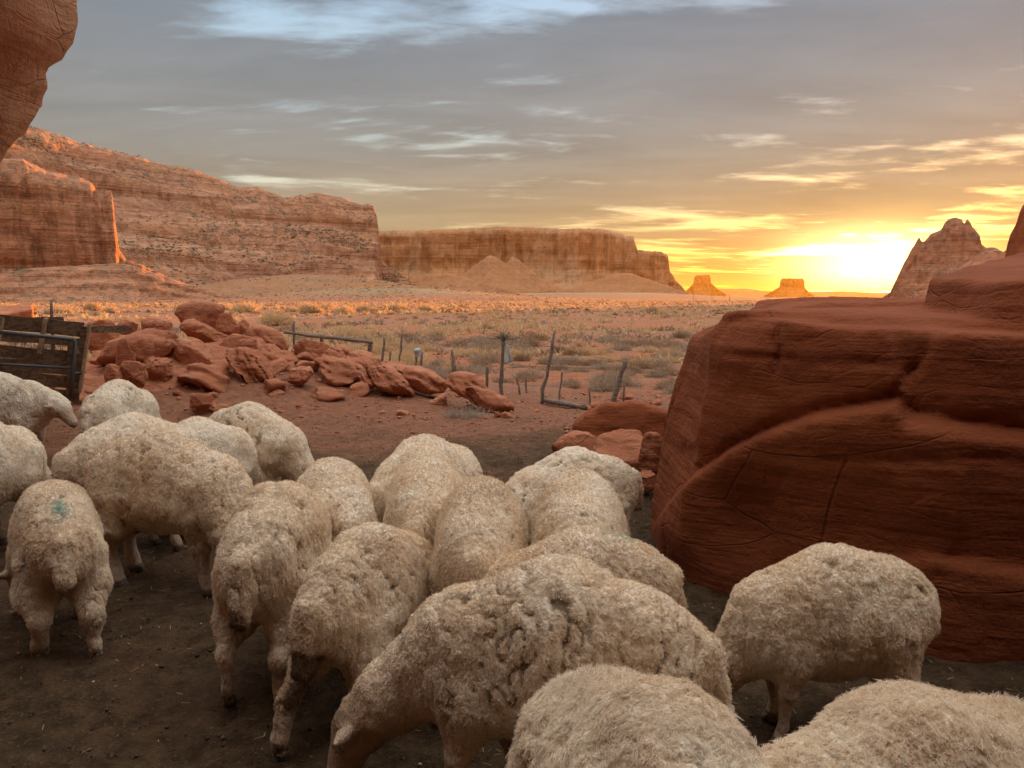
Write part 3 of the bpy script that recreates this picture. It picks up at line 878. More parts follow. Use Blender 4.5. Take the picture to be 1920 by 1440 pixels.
def body_parts(sp):
    """joints of a standing or grazing sheep that faces +x, withers at 0.78 m -> list of (a, b, ra, rb, blend, tag)"""
    yaw, drop = sp.get('yaw', 0.0), sp.get('drop', 1.0)
    fat = sp.get('fat', 1.0)
    L = sp.get('len', .78)
    c, s_ = math.cos(yaw), math.sin(yaw)
    parts = []
    add = lambda a, b_, ra, rb, k, t: parts.append((a, b_, ra, rb, k, t))
    xr, xs = -.30 * L, .27 * L
    add((xr, 0, .530), (-.03 * L, 0, .520), .212 * fat, .243 * fat, .06, 'wool')
    add((-.03 * L, 0, .520), (xs, 0, .490), .243 * fat, .208 * fat, .06, 'wool')
    add((xr + .05, 0, .640), (-.04, 0, .672), .10, .105, .12, 'wool')
    add((-.04, 0, .672), (xs - .05, 0, .610), .105, .095, .12, 'wool')
    # neck and head, turned by yaw about the shoulders
    def nk(r, z):
        return (xs + r * c, r * s_, z)
    hz = 1 - drop
    n0 = nk(.05, .52 + .06 * hz)
    rc_ = sp.get('reach', 0.0)
    n1 = nk(.20 + .05 * hz + rc_ * .5, .34 * drop + .74 * hz)
    hd = nk(.275 + .06 * hz + rc_, .225 * drop + .80 * hz)
    mz = nk(.345 + .16 * hz + rc_, .060 * drop + .70 * hz)
    add(n0, n1, .165, .112, .07, 'wool')
    add(n1, hd, .100, .083, .05, 'wool')
    add(hd, mz, .080, .046, .03, 'face')
    px_, py_ = -s_, c
    hv = np.array(mz) - np.array(hd)
    hv = hv / np.linalg.norm(hv)
    for sg in (1, -1):
        e0 = np.array(hd) + np.array((px_, py_, 0)) * sg * .065 - hv * .02
        e1 = e0 + np.array((px_, py_, 0)) * sg * .085 * sp.get('ear', 1.1) + np.array((0, 0, -.02 if drop < .5 else .006)) - hv * .012
        add(tuple(e0), tuple((e0 + e1) / 2), .013, .019, .012, 'ear')
        add(tuple((e0 + e1) / 2), tuple(e1), .019, .006, .008, 'ear')
    sw = sp.get('legs', (0, 0, 0, 0))
    sl_ = sp.get('legw', 1.0)
    for i, sg in ((0, 1), (1, -1)):
        d = sw[i]
        add((xs - .02, sg * .090, .40), (xs + d * .35, sg * .105, .26), .100, .040 * sl_, .06, 'wool')
        add((xs + d * .35, sg * .105, .27), (xs + d * .9, sg * .10, .085), .038 * sl_, .025, .03, 'shin')
        add((xs + d * .9, sg * .10, .085), (xs + d + .02, sg * .10, .022), .029, .030, .015, 'shin')
        add((xs + d + .01, sg * .10, .024), (xs + d + .045, sg * .10, .016), .029, .019, .008, 'hoof')
    for i, sg in ((2, 1), (3, -1)):
        d = sw[i]
        add((xr + .02, sg * .085, .46), (xr - .01 + d * .25, sg * .108, .32), .118 * fat, .084, .06, 'wool')
        add((xr - .01 + d * .25, sg * .110, .32), (xr - .10 + d * .6, sg * .108, .215), .076 * sl_, .038 * sl_, .05, 'wool')
        add((xr - .10 + d * .6, sg * .108, .22), (xr - .075 + d * .95, sg * .108, .08), .038 * sl_, .026, .03, 'shin')
        add((xr - .075 + d * .95, sg * .115, .08), (xr - .055 + d, sg * .115, .022), .031, .031, .015, 'shin')
        add((xr - .06 + d, sg * .115, .024), (xr - .025 + d, sg * .115, .016), .030, .019, .008, 'hoof')
    ty = sp.get('taily', 0.0)
    tl = sp.get('tail', .17)
    add((xr - .195, ty * .3, .60), (xr - .235, ty, .60 - tl), .048, .040, .045, 'wool')
    return parts, np.array(hd), np.array(mz), hv, np.array((px_, py_, 0.0))

def make_sheep(sp, i):
    near = sp['near']                     # 0 far .. 2 close to the camera
    h = (.0172, .0130, .0095)[near]
    parts, hd, mz, hv, side = body_parts(sp)
    pts = np.array([p[0] for p in parts] + [p[1] for p in parts])
    lo = pts.min(0) - .29
    hi = pts.max(0) + .29
    lo[2], hi[2] = -.02, .83
    lo[1], hi[1] = min(lo[1] + .12, -.30), max(hi[1] - .12, .30)
    def fn(P):
        F = None
        for a, b_, ra, rb, k, t in parts:
            d = rcone(P, a, b_, ra, rb, 1.28 if t == 'wool' and abs(a[1]) < .01 and ra > .15 else 1.0)
            F = d if F is None else smin(F, d, k)
        return F + .010 * vnoise(P * 5.0 + i * 9.1, 3)
    V, Q = surface_nets(sparse_field(fn, lo, hi, h, 3.0), lo, h)
    N = vnormals(V, Q)
    # what grows where
    dw = np.full(len(V), 9.0); db = np.full(len(V), 9.0); dh = np.full(len(V), 9.0); de = np.full(len(V), 9.0)
    for a, b_, ra, rb, k, t in parts:
        d = rcone(V, a, b_, ra, rb)
        if t == 'wool': dw = np.minimum(dw, d)
        elif t == 'hoof': dh = np.minimum(dh, d)
        else: db = np.minimum(db, d)
    woolly = sp.get('woolly', .14)
    bare = sstep(-.02, .03, dw - db)
    bare = np.clip(bare - woolly * (V[:, 0] < .2), 0, 1)
    w = 1 - .82 * bare
    hoof = sstep(.022, .006, dh) * (V[:, 2] < .05)
    eye = np.zeros(len(V))
    for sg in (1, -1):
        ep = hd + hv * .055 + side * sg * .068 + np.array((0, 0, .0)) - np.cross(hv, side) * .0
        eye = np.maximum(eye, sstep(.016, .010, np.linalg.norm(V - ep, axis=1)))
    # fleece: locks parted by cracks that run down the flanks
    st = sp.get('crimp', 1.0)
    fs = sp.get('locks', 1.0)
    def crackfield(p_):
        q_ = p_ + .018 * np.stack([vnoise(p_ * 11 + 3, 5), vnoise(p_ * 11 + 40, 6), vnoise(p_ * 11 + 80, 7)], 1)
        q_ = q_ + .030 * np.stack([vnoise(p_ * 4.5 + 13, 15), vnoise(p_ * 4.5 + 60, 16), 0 * p_[:, 0]], 1)
        nr = vnoise(q_ * np.array([25, 19, 5.5], np.float32) * fs + i * 5.3, 60)
        g1, g2 = worley(q_ * np.array([74, 70, 46], np.float32) * fs + i * 3.1, 70)
        return np.abs(nr), g2 - g1, nr
    if near == 0:
        e1, e2, g1 = crackfield(V)
    else:
        e1, e2, g1 = crackfield(V)
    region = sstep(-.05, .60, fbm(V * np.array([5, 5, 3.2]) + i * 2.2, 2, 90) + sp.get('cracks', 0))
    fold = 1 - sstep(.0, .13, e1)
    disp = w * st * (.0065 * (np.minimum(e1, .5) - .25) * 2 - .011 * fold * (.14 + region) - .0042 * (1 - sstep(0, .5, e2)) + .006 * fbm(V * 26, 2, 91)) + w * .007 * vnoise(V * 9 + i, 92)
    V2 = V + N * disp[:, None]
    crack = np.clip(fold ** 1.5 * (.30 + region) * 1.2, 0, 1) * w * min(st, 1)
    # honest dirt: rear, legs and belly are stained with dung and red dust
    yel = sp.get('dirt', .35)
    dn = fbm(V * 4.2 + i * 7.7, 3, 95)
    rear = sstep(-.30, -.50, V[:, 0]) * sstep(.56, .38, V[:, 2]) * (1 - .0 * V[:, 1])
    low = sstep(.50, .24, V[:, 2])
    dirt = np.clip(yel * (.10 + 1.1 * dn) + .75 * rear * sstep(.13, .01, np.abs(V[:, 1])) * (.5 + sp.get('dirt', .35) + dn) + .35 * low * (.6 + dn), 0, .85)
    tone = np.clip(.55 + .55 * fbm(V * 7 + i * 3.3, 3, 97) + sp.get('tone', 0), 0, 1)
    mark = np.zeros(len(V))
    if 'mark' in sp:
        mx, my = sp['mark']
        mk = np.linalg.norm((V - np.array((mx, my, .75))) * np.array([1, 1, .5]) / np.array([.09, .06, .2]), axis=1)
        mark = np.clip((1.15 - mk) * 1.2, 0, 1) * sstep(-.25, .3, fbm(V * 30, 2, 99)) * .75
    sc = sp['H'] / .78
    me = mesh_from('sheep', V2 * sc, Q)
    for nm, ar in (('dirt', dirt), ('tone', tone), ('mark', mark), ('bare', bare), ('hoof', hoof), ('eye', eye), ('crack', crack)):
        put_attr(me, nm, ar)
    x, y = sp['at']
    z = gz(x, y)
    o = link('sheep', me, M_SKIN, None, (x, y, z - .004), R(sp['face']))
    tag(o, sp['label'], 'sheep', 'flock of white sheep in the corral')
    # fleece fibres
    area = np.linalg.norm(np.cross(V2[Q[:, 2]] - V2[Q[:, 0]], V2[Q[:, 3]] - V2[Q[:, 1]]), axis=1) * .5
    fw = area * w[Q].mean(1)
    nl = int((9000, 18000, 36000)[near] * sp.get('dens', 1.0))
    m_ = sp.get('clump', 2)
    nl = int(nl * 2.4 / m_)
    r = np.random.default_rng(500 + i)
    # only the side that a person standing anywhere near the camera could see is given fibres in full
    fi = r.choice(len(Q), nl, p=fw / fw.sum())
    uv = r.random((nl, 2))
    q_ = V2[Q[fi]]
    root = (q_[:, 0] * ((1 - uv[:, 0]) * (1 - uv[:, 1]))[:, None] + q_[:, 1] * (uv[:, 0] * (1 - uv[:, 1]))[:, None]
            + q_[:, 2] * (uv[:, 0] * uv[:, 1])[:, None] + q_[:, 3] * ((1 - uv[:, 0]) * uv[:, 1])[:, None])
    vi = Q[fi, 0]
    nn = N[vi]
    keep = r.random(nl) > crack[vi] * 1.0
    root, vi, nn = root[keep], vi[keep], nn[keep]
    nl = len(root)
    down = np.tile(np.array([[-.25, 0, -1.0]]), (nl, 1))
    down = down - nn * (down * nn).sum(1, keepdims=True)
    swl = np.stack([vnoise(root * 13 + 5, 101), vnoise(root * 13 + 55, 102), vnoise(root * 13 + 95, 103)], 1)
    jit = r.normal(size=(nl, 3)) * .38
    lean = down * sp.get('lean', .25) + swl * .45 + jit
    lean = lean - nn * (lean * nn).sum(1, keepdims=True)
    ln = .46 * sp.get('fuzz', .020) * (.7 + .6 * r.random(nl)) * (.25 + .75 * w[vi]) * (1 - .92 * bare[vi])
    if 'tuft' in sp:
        tx, ty_, tr = sp['tuft']
        ln = ln * (1 + 1.1 * np.exp(-(((root[:, 0] - tx) / tr) ** 2 + ((root[:, 1] - ty_) / tr) ** 2)))
    # strands of each lock
    t1 = np.cross(nn, r.normal(size=(nl, 3)))
    t1 /= np.linalg.norm(t1, axis=1, keepdims=True) + 1e-9
    t2 = np.cross(nn, t1)
    ns = nl * m_
    rep = lambda a: np.repeat(a, m_, 0)
    ang = r.random(ns) * 2 * math.pi
    rad = np.sqrt(r.random(ns)) * ((.0085, .0075, .0062)[near] if m_ < 4 else .0095)
    off = rep(t1) * (np.cos(ang) * rad)[:, None] + rep(t2) * (np.sin(ang) * rad)[:, None]
    NP = 4
    tt = np.linspace(0, 1, NP)
    ph = rep(r.random(nl) * 6.28) + r.normal(size=ns) * .6
    cur = sp.get('curl', .0035)
    pos = np.zeros((ns, NP, 3), np.float32)
    lns = rep(ln) * (.75 + .5 * r.random(ns))
    for k, t in enumerate(tt):
        pull = (.45 if m_ < 4 else .8) * t
        pos[:, k] = rep(root) - rep(nn) * .003 + off * (1 - pull) + rep(nn) * (lns * t * .92)[:, None] + rep(lean) * (lns * t ** 1.6)[:, None] \
            + rep(t1) * (np.sin(ph + t * 6.5) * cur * t)[:, None] + rep(t2) * (np.cos(ph + t * 6.5) * cur * t)[:, None]
    pos *= sc
    pos[:, :, 2] = np.maximum(pos[:, :, 2], .004)
    rad0 = (.0015, .00105, .00075)[near] * sp.get('thick', 1.0)
    rads = np.broadcast_to(rad0 * np.array([1, .95, .75, .35]), (ns, NP)) * (.5 + .5 * w[rep(vi)])[:, None]
    hc = bpy.data.hair_curves.new('fleece')
    hc.add_curves([NP] * ns)
    hc.attributes['position'].data.foreach_set('vector', np.ascontiguousarray(pos, np.float32).ravel())
    ra = hc.attributes.get('radius') or hc.attributes.new('radius', 'FLOAT', 'POINT')
    ra.data.foreach_set('value', np.ascontiguousarray(rads, np.float32).ravel())
    for nm, ar in (('dirt', np.clip(dirt[rep(vi)] + r.normal(size=ns) * .05, 0, 1)), ('mark', mark[rep(vi)]),
                   ('tone', np.clip(tone[rep(vi)] + r.normal(size=ns) * .14, 0, 1))):
        a = hc.attributes.new(nm, 'FLOAT', 'CURVE')
        a.data.foreach_set('value', np.ascontiguousarray(ar, np.float32))
    link('fleece', hc, M_WOOL, o)
    return o

FLOCK = [
    # close to the camera
    dict(at=(.10, 2.02), face=166, H=.73, near=2, legs=(.05, -.14, .0, .03), yaw=-.05, ear=1.4, reach=.11, len=.84, tone=.0, dirt=.34, fuzz=.015, crimp=1.15, cracks=.15,
         label='big sheep with deeply cracked fleece grazing head down at the front, one ear showing'),
    dict(at=(0.25, 1.22), face=103, H=0.777, near=2, clump=3, thick=.7, dens=1.4, fuzz=.021, crimp=1.1, dirt=.14, tone=.25, tuft=(.25, .05, .10), lean=.5, curl=.008, yaw=.5,
         label='sheep closest to the camera with a tousled tuft on its back, seen from above'),
    dict(at=(0.74, 1.31), face=22, H=0.715, near=2, clump=3, thick=.7, dens=1.4, fuzz=.026, crimp=1.0, dirt=.12, tone=.25, lean=.6, curl=.008, yaw=-.3, tuft=(.30, 0, .12), len=.95,
         label='long-haired sheep in the bottom right corner, cut off by the picture edge'),
    dict(at=(1.06, 2.49), face=187, H=0.599, near=2, legs=(.02, -.05, .03, -.04), fuzz=.017, crimp=1.15, dirt=.26, tone=.0, cracks=.15, woolly=.6, legw=1.1, yaw=-.12, len=.82, fat=1.12,
         label='woolly sheep standing side-on right in front of the huge red boulder'),
    dict(at=(-0.49, 2.65), face=66, H=0.636, near=2, legs=(.02, -.10, -.20, .10), tail=.24, dirt=.46, fuzz=.017, crimp=1.1, cracks=.1, taily=.02, woolly=.5,
         label='sheep seen from behind with a thick hanging tail and one hind leg stretched back'),
    dict(at=(-0.89, 2.92), face=87, H=0.711, near=2, legs=(.06, -.02, -.04, -.06), tail=.20, dirt=.44, fuzz=.017, crimp=1.0, woolly=.45,
         label='sheep seen from behind with stained hind legs, left of the one with the thick tail'),
    dict(at=(-1.94, 3.20), face=124, H=0.640, near=2, legs=(.03, -.02, .06, -.12), tail=.16, dirt=.38, fuzz=.022, crimp=.95, woolly=.6, legw=1.25, mark=(-.28, 0.0), yaw=.55,
         label='shaggy lamb with woolly legs and a faint green mark on its rump'),
    dict(at=(-1.74, 3.85), face=-15, H=0.760, near=1, legs=(.0, .03, -.02, .08), dirt=.48, tone=-.15, fuzz=.015, crimp=1.1, cracks=.1, yaw=-.35, len=.88,
         label='tall tan sheep standing side-on facing right behind the lamb with woolly legs'),
    # middle of the flock
    dict(at=(0.21, 2.58), face=188, H=0.645, near=1, dirt=.26, fuzz=.024, crimp=.7, mark=(-.20, -.02), lean=.3,
         label='sheep with a green paint mark on its back, half hidden behind the big cracked one'),
    dict(at=(0.27, 3.04), face=83, H=0.732, near=1, dirt=.42, fuzz=.014, crimp=.6, tone=.05,
         label='round sheep seen from behind, last in the row before the gap by the boulder'),
    dict(at=(0.28, 3.76), face=205, H=0.690, near=1, dirt=.18, fuzz=.010, crimp=1.15, tone=.15, locks=1.1, len=.78,
         label='sheep with a ribbed, humped back standing side-on by the low red rocks'),
    dict(at=(-0.12, 2.97), face=88, H=0.720, near=1, dirt=.30, fuzz=.022, crimp=.6, tone=.05,
         label='fluffy sheep seen from behind between the round one and the thick-tailed one'),
    dict(at=(-0.37, 3.38), face=88, H=0.723, near=1, dirt=.22, fuzz=.021, crimp=.6, tone=.15,
         label='pale fluffy sheep seen from behind, hiding most of two others beyond it'),
    dict(at=(-0.45, 3.66), face=116, H=0.708, near=0, dirt=.34, fuzz=.014, crimp=.8, label='sheep mostly hidden beyond the pale fluffy one, its flank tan'),
    dict(at=(-0.42, 3.86), face=60, H=0.730, near=0, dirt=.22, fuzz=.018, crimp=.7, tone=.2, label='sheep of which only a sliver of white rump shows above the others'),
    dict(at=(-0.81, 3.39), face=112, H=0.706, near=1, dirt=.26, fuzz=.015, crimp=.8, tone=.1,
         label='clean round sheep between the stained pair and the pale fluffy one'),
    # rear and left of the flock
    dict(at=(-1.73, 5.10), face=-20, H=0.708, near=1, dirt=.26, fuzz=.013, crimp=.9, tone=.1,
         label='sheep standing apart at the back, its long flank facing the corral floor'),
    dict(at=(-1.88, 4.60), face=60, H=0.700, near=0, dirt=.16, fuzz=.014, crimp=.7, tone=.2, label='pale sheep peeping over the shoulder of the tall tan one'),
    dict(at=(-3.37, 6.60), face=80, H=0.751, near=0, dirt=.16, fuzz=.014, crimp=.8, tone=.25, label='whitish sheep seen from behind close to the wooden pen'),
    dict(at=(-2.22, 4.54), face=49, H=0.753, near=1, dirt=.28, fuzz=.015, crimp=.9, tone=.1, label='sheep between the tall tan one and the sheep by the wooden pen'),
    dict(at=(-4.60, 6.93), face=-5, H=0.799, near=0, dirt=.08, drop=.5, yaw=-.1, ear=1.5, fuzz=.011, crimp=1.1, tone=.3, len=.9,
         label='white sheep facing right with both ears out, in front of the wooden pen'),
    dict(at=(-2.95, 4.19), face=83, H=0.773, near=1, dirt=.16, fuzz=.016, crimp=.7, tone=.2, label='large pale sheep at the left picture edge behind the shaggy lamb'),
    dict(at=(-5.46, 7.95), face=-9, H=0.815, near=0, dirt=.12, fuzz=.012, crimp=.9, tone=.2, label='sheep against the pen planks, only its back line showing'),
]
for i, sp in enumerate(FLOCK):
    make_sheep(sp, i)


# ------------------------------------------------------------------ rock pile behind the corral and loose rocks
PILE = [
    # picture box, label, seed, options
    ((328, 414, 568, 634), 'big dark rounded boulder on the crest of the rock pile', 1, dict(y=13.6, depth=.8, n=7, rnd=.25, grooves=.05, gdir=(.5, .2, 1), gfreq=5)),
    ((404, 442, 589, 632), 'lopsided boulder leaning on the crest boulder of the rock pile', 2, dict(y=13.4, depth=.9, n=9, roll=.25)),
    ((436, 462, 601, 629), 'small dark boulder behind the crest boulder of the rock pile', 3, dict(y=14.0, depth=.9, n=8)),
    ((330, 418, 606, 648), 'cracked ledge of rock under the crest boulder', 4, dict(y=13.0, depth=1.0, n=9, grooves=.12, gdir=(-.5, .2, 1), gfreq=6, roll=.2)),
    ((324, 420, 634, 704), 'smooth hump-backed boulder in the middle of the rock pile', 5, dict(y=11.9, depth=.9, n=6, rnd=.3, grooves=.05, gdir=(.6, .2, 1), gfreq=8)),
    ((333, 434, 690, 738), 'wedge-shaped rock lying below the hump-backed boulder', 6, dict(sheets=2, y=11.2, depth=.7, n=10, roll=.28, grooves=.07, gdir=(.5, .2, 1), gfreq=5)),
    ((372, 442, 686, 722), 'flat slab wedged beside the hump-backed boulder', 7, dict(y=11.6, depth=.7, n=9, roll=.30)),
    ((262, 314, 671, 706), 'egg-shaped rock scored by deep diagonal grooves', 8, dict(y=11.2, depth=.8, n=4, rnd=.4, grooves=.22, gdir=(-.9, .1, .6), gfreq=7)),
    ((205, 250, 638, 694), 'upright pointed slab standing left of the rock pile', 9, dict(y=11.0, depth=.5, n=11, rnd=.06, roll=-.12)),
    ((150, 300, 636, 702), 'long slanting outcrop sloping down to the wooden pen', 10, dict(y=11.5, depth=.9, n=8, roll=-.30, rnd=.2, grooves=.08, gdir=(.35, .2, 1), gfreq=7)),
    ((214, 268, 680, 716), 'furrowed lump of rock at the foot of the upright slab', 11, dict(y=10.6, depth=.9, n=7, grooves=.15, gdir=(-.9, .1, .7), gfreq=7)),
    ((194, 222, 684, 712), 'round stone at the foot of the upright slab', 12, dict(y=10.5, depth=.9, n=4, rnd=.4)),
    ((410, 472, 628, 664), 'blocky rock to the right below the crest boulder', 13, dict(y=12.6, depth=.8, n=11, rnd=.06)),
    ((443, 480, 638, 666), 'cube-like stone sitting on the blocky rock', 14, dict(y=12.3, depth=.9, n=12, rnd=.05)),
    ((452, 556, 620, 672), 'long smooth slab sloping right off the top of the rock pile', 15, dict(sheets=2, y=13.5, depth=.8, n=6, roll=.36, rnd=.25, grooves=.08, gdir=(.4, .1, 1), gfreq=5)),
    ((550, 610, 640, 680), 'rounded boulder at the end of the long smooth slab', 16, dict(y=13.2, depth=.9, n=6, rnd=.3, roll=.22, grooves=.08, gdir=(.4, .1, 1), gfreq=4)),
    ((414, 510, 664, 726), 'ribbed slab running down from the hump-backed boulder', 17, dict(sheets=4, y=11.7, depth=.6, n=6, roll=.52, rnd=.2, grooves=.22, gdir=(.55, .1, 1), gfreq=6)),
    ((470, 545, 650, 700), 'broken ledge in the middle of the slope', 18, dict(sheets=3, y=12.3, depth=.8, n=9, roll=.4, grooves=.15, gdir=(.5, .1, 1), gfreq=6)),
    ((574, 692, 676, 732), 'low ridge of rock with a rippled flank on the slope', 19, dict(sheets=3, y=12.1, depth=.6, n=6, roll=.26, rnd=.25, grooves=.12, gdir=(.3, .1, 1), gfreq=6)),
    ((596, 670, 652, 698), 'narrow layered rock above the rippled ridge', 20, dict(sheets=3, y=12.9, depth=.7, n=7, roll=.36, grooves=.15, gdir=(.45, .1, 1), gfreq=5)),
    ((640, 724, 664, 706), 'red slab below the end of the pole rail', 21, dict(sheets=2, y=12.8, depth=.7, n=8, roll=.34, grooves=.14, gdir=(.4, .1, 1), gfreq=5)),
    ((676, 764, 690, 746), 'stack of thin tilted sheets of rock', 22, dict(sheets=4, y=11.9, depth=.6, n=6, roll=.42, grooves=.26, gdir=(.5, .1, 1), gfreq=8)),
    ((716, 842, 690, 752), 'long layered outcrop dipping to the right', 23, dict(sheets=4, y=12.3, depth=.55, n=5, roll=.38, rnd=.25, grooves=.20, gdir=(.4, .1, 1), gfreq=7)),
    ((812, 930, 703, 770), 'arched sheet of rock above the dry shrub', 24, dict(sheets=3, y=11.6, depth=.55, n=5, roll=.46, rnd=.3, grooves=.18, gdir=(.5, .1, 1), gfreq=6)),
    ((868, 968, 736, 782), 'last low tail of the outcrop, tapering towards the log', 25, dict(sheets=3, y=11.2, depth=.5, n=6, roll=.34, grooves=.2, gdir=(.4, .1, 1), gfreq=7)),
    ((356, 396, 735, 763), 'single red rock lying alone on the corral floor', 26, dict(y=10.1, depth=.8, n=10, rnd=.08)),
    ((218, 256, 599, 620), 'square-cut block behind the rock pile', 27, dict(y=14.5, depth=.8, n=12, rnd=.05)),
    ((260, 318, 598, 622), 'low brown hump of rock behind the rock pile', 28, dict(y=14.4, depth=.8, n=4, rnd=.4)),
    ((158, 214, 604, 652), 'ledge behind the loose end of the pen plank', 29, dict(y=13.0, depth=.9, n=8, roll=-.15, grooves=.1, gfreq=5)),
    ((540, 590, 684, 722), 'pale-streaked stone block on the slope', 30, dict(y=11.6, depth=.7, n=9, roll=.2, grooves=.14, gdir=(1, .1, .3), gfreq=6)),
    ((284, 338, 652, 690), 'rough shelf of rock beside the hump-backed boulder', 31, dict(y=12.2, depth=.9, n=9, grooves=.14, gdir=(-.4, .1, 1), gfreq=6)),
]
for box, lab, seed, kw in PILE:
    kw = dict(kw)
    place_rock(box, lab, 200 + seed, cat='rock', group='rocks of the red outcrop', sink=.35, **kw)

# bedrock sheets that the pile grows out of
def ledges():
    h = .045
    lo, hi = (-7.6, 10.3, -.6), (.9, 15.2, 1.6)
    def fn(P):
        X, Y, Z = P.T
        g0 = ground_z(X, Y)
        m_ = mound(X, Y)
        wv = .5 * fbm(P * np.array([.8, 1.2, .8]), 3, 501)
        ph = X * .95 - Y * .55 + Z * 1.0 + wv * 1.5
        fl = np.floor(ph)
        saw = ph - fl
        hh = _h(fl.astype(np.int64), (Y * .9 + wv).astype(np.int64), fl.astype(np.int64) * 0, 9)
        ph2 = X * 2.3 - Y * 1.6 + Z * 2.2 + wv * 2.6
        saw2 = ph2 - np.floor(ph2)
        amp = sstep(.10, .45, m_) * sstep(-.25, .10, fbm(P * np.array([.55, .9, .0]) + 9, 2, 505) + .22)
        up = (.06 + .30 * hh) * (1 - saw) * sstep(0, .10, saw) + .07 * (1 - saw2) * sstep(0, .15, saw2)
        return (Z - g0 - amp * up + .03 + .06 * (1 - amp) + .03 * fbm(P * 5, 3, 507) * amp) * .8
    V, Q = surface_nets(sparse_field(fn, lo, hi, h, 3.0), lo, h)
    tag(link('rock_ledge', mesh_from('rock_ledge', V, Q), M_PILE), kind='structure')
ledges()

# stones scattered over the slope: a few shapes, shared
stone_me = [rock_mesh('stone', 1, .8, .62, 300 + k, n=9, rnd=.10, rough=.10, h=.16) for k in range(6)]
for me in stone_me:
    me.materials.append(M_PILE)
def stones(n, xr_, yr_, sz, label, group, cond=None, seed=5):
    r = np.random.default_rng(seed)
    k = 0
    while k < n:
        x, y = r.uniform(*xr_), r.uniform(*yr_)
        if cond is not None and r.random() > cond(x, y):
            continue
        s_ = sz[0] * (sz[1] / sz[0]) ** (r.random() ** 1.8)
        o = link('stone', stone_me[r.integers(6)])
        o.location = (x, y, gz(x, y) + s_ * .18)
        o.scale = (s_ * r.uniform(.8, 1.3), s_ * r.uniform(.8, 1.3), s_ * r.uniform(.6, 1.0))
        o.rotation_euler = (r.uniform(-.4, .4), r.uniform(-.4, .4), r.uniform(0, 6.28))
        tag(o, label, 'stone', group)
        k += 1
stones(285, (-7.2, .3), (10.2, 13.8), (.03, .24), 'loose red stone scattered on the slope of the outcrop', 'stones on the outcrop slope',
       lambda x, y: float(mound(np.array([x]), np.array([y]))[0]) * 1.6 + .06)
stones(22, (.3, 3.6), (11.2, 14.5), (.05, .20), 'red stone along the foot of the wire fence', 'stones along the fence', seed=8)

# rocks between the corral and the big boulder
place_rock((1082, 1262, 754, 850), 'red boulder with a dark hollow in its side beyond the flock', 401, y=7.6, depth=.75, n=7, rnd=.22, mat=M_BOULDER, sink=.15,
           grooves=.03, gdir=(.2, .2, 1), gfreq=6, h=.035, hollow=(-.22, -1.45, -.25, .80))
place_rock((1036, 1134, 817, 862), 'flat broken slab in front of the hollowed red boulder', 402, y=6.0, depth=.8, n=12, rnd=.05, mat=M_PILE, sink=.2)
place_rock((1118, 1250, 818, 902), 'smooth rippled boulder tucked against the huge boulder', 403, y=5.6, depth=.8, n=5, rnd=.3, mat=M_PILE, sink=.25, grooves=.03, gdir=(.3, .2, 1), gfreq=9)
place_rock((1196, 1262, 816, 880), 'wedge of rock jammed beside the huge boulder', 404, y=5.45, depth=.7, n=10, rnd=.08, mat=M_PILE, sink=.1)
place_rock((1198, 1236, 886, 918), 'small red stone at the foot of the huge boulder', 405, y=5.0, depth=.8, n=10, rnd=.06, mat=M_PILE, sink=.1, name='stone', cat='stone')
# sunlit rock far left beyond the pen
place_rock((-60, 46, 566, 612), 'sunlit orange rock on the flat beyond the wooden pen', 406, y=70, depth=.8, n=8, rnd=.15, mat=M_PILE, sink=.3)

# ------------------------------------------------------------------ wood, metal
def wood_mat(name, c1, c2, scale=30):
    m, g, b = new_mat(name)
    pos = g.n('ShaderNodeTexCoord').outputs['Object']
    gr = g.noise(g.scale(pos, (scale * .06, scale, scale)), 1.0, 5, 0.65, .6)
    n2_ = g.noise(pos, 4.0, 4, 0.6)
    col = g.mix(g.step(gr, .35, .65), c1, c2)
    d = g.m('ADD', .65, g.m('MULTIPLY', n2_, .7))
    col = g.mix(1.0, col, g.n('ShaderNodeCombineXYZ', {0: d, 1: d, 2: d}).outputs[0], 'MULTIPLY')
    g.put(b.inputs['Base Color'], col)
    bp = g.n('ShaderNodeBump', {'Height': gr, 'Strength': .6, 'Distance': .008})
    g.nt.links.new(bp.outputs[0], b.inputs['Normal'])
    return m
M_PLANK = wood_mat('old_plank', (0.095, 0.055, 0.032), (0.22, 0.135, 0.08))
M_PALE = wood_mat('pale_wood', (0.30, 0.19, 0.11), (0.40, 0.27, 0.16))
M_POST = wood_mat('weathered_post', (0.13, 0.095, 0.07), (0.28, 0.21, 0.16))
def metal_mat(name, c, rough=.5, metal=.6):
    m, g, b = new_mat(name)
    pos = g.n('ShaderNodeTexCoord').outputs['Object']
    n_ = g.noise(pos, 18.0, 4, .7)
    col = g.mix(g.m('MULTIPLY', g.step(n_, .5, .7), .5), c, (0.16, 0.085, 0.05))
    g.put(b.inputs['Base Color'], col)
    b.inputs['Metallic'].default_value = metal
    b.inputs['Roughness'].default_value = rough
    return m
M_PIPE = metal_mat('grey_pipe', (0.10, 0.105, 0.11))
M_WIRE = metal_mat('rusty_wire', (0.11, 0.085, 0.07), .7, .3)
M_CAN = metal_mat('galvanised_tin', (0.45, 0.47, 0.48), .45, .7)
M_CLOTH = new_mat('faded_cloth')[0]
M_CLOTH.node_tree.nodes['Principled BSDF'].inputs['Base Color'].default_value = (.50, .56, .54, 1)

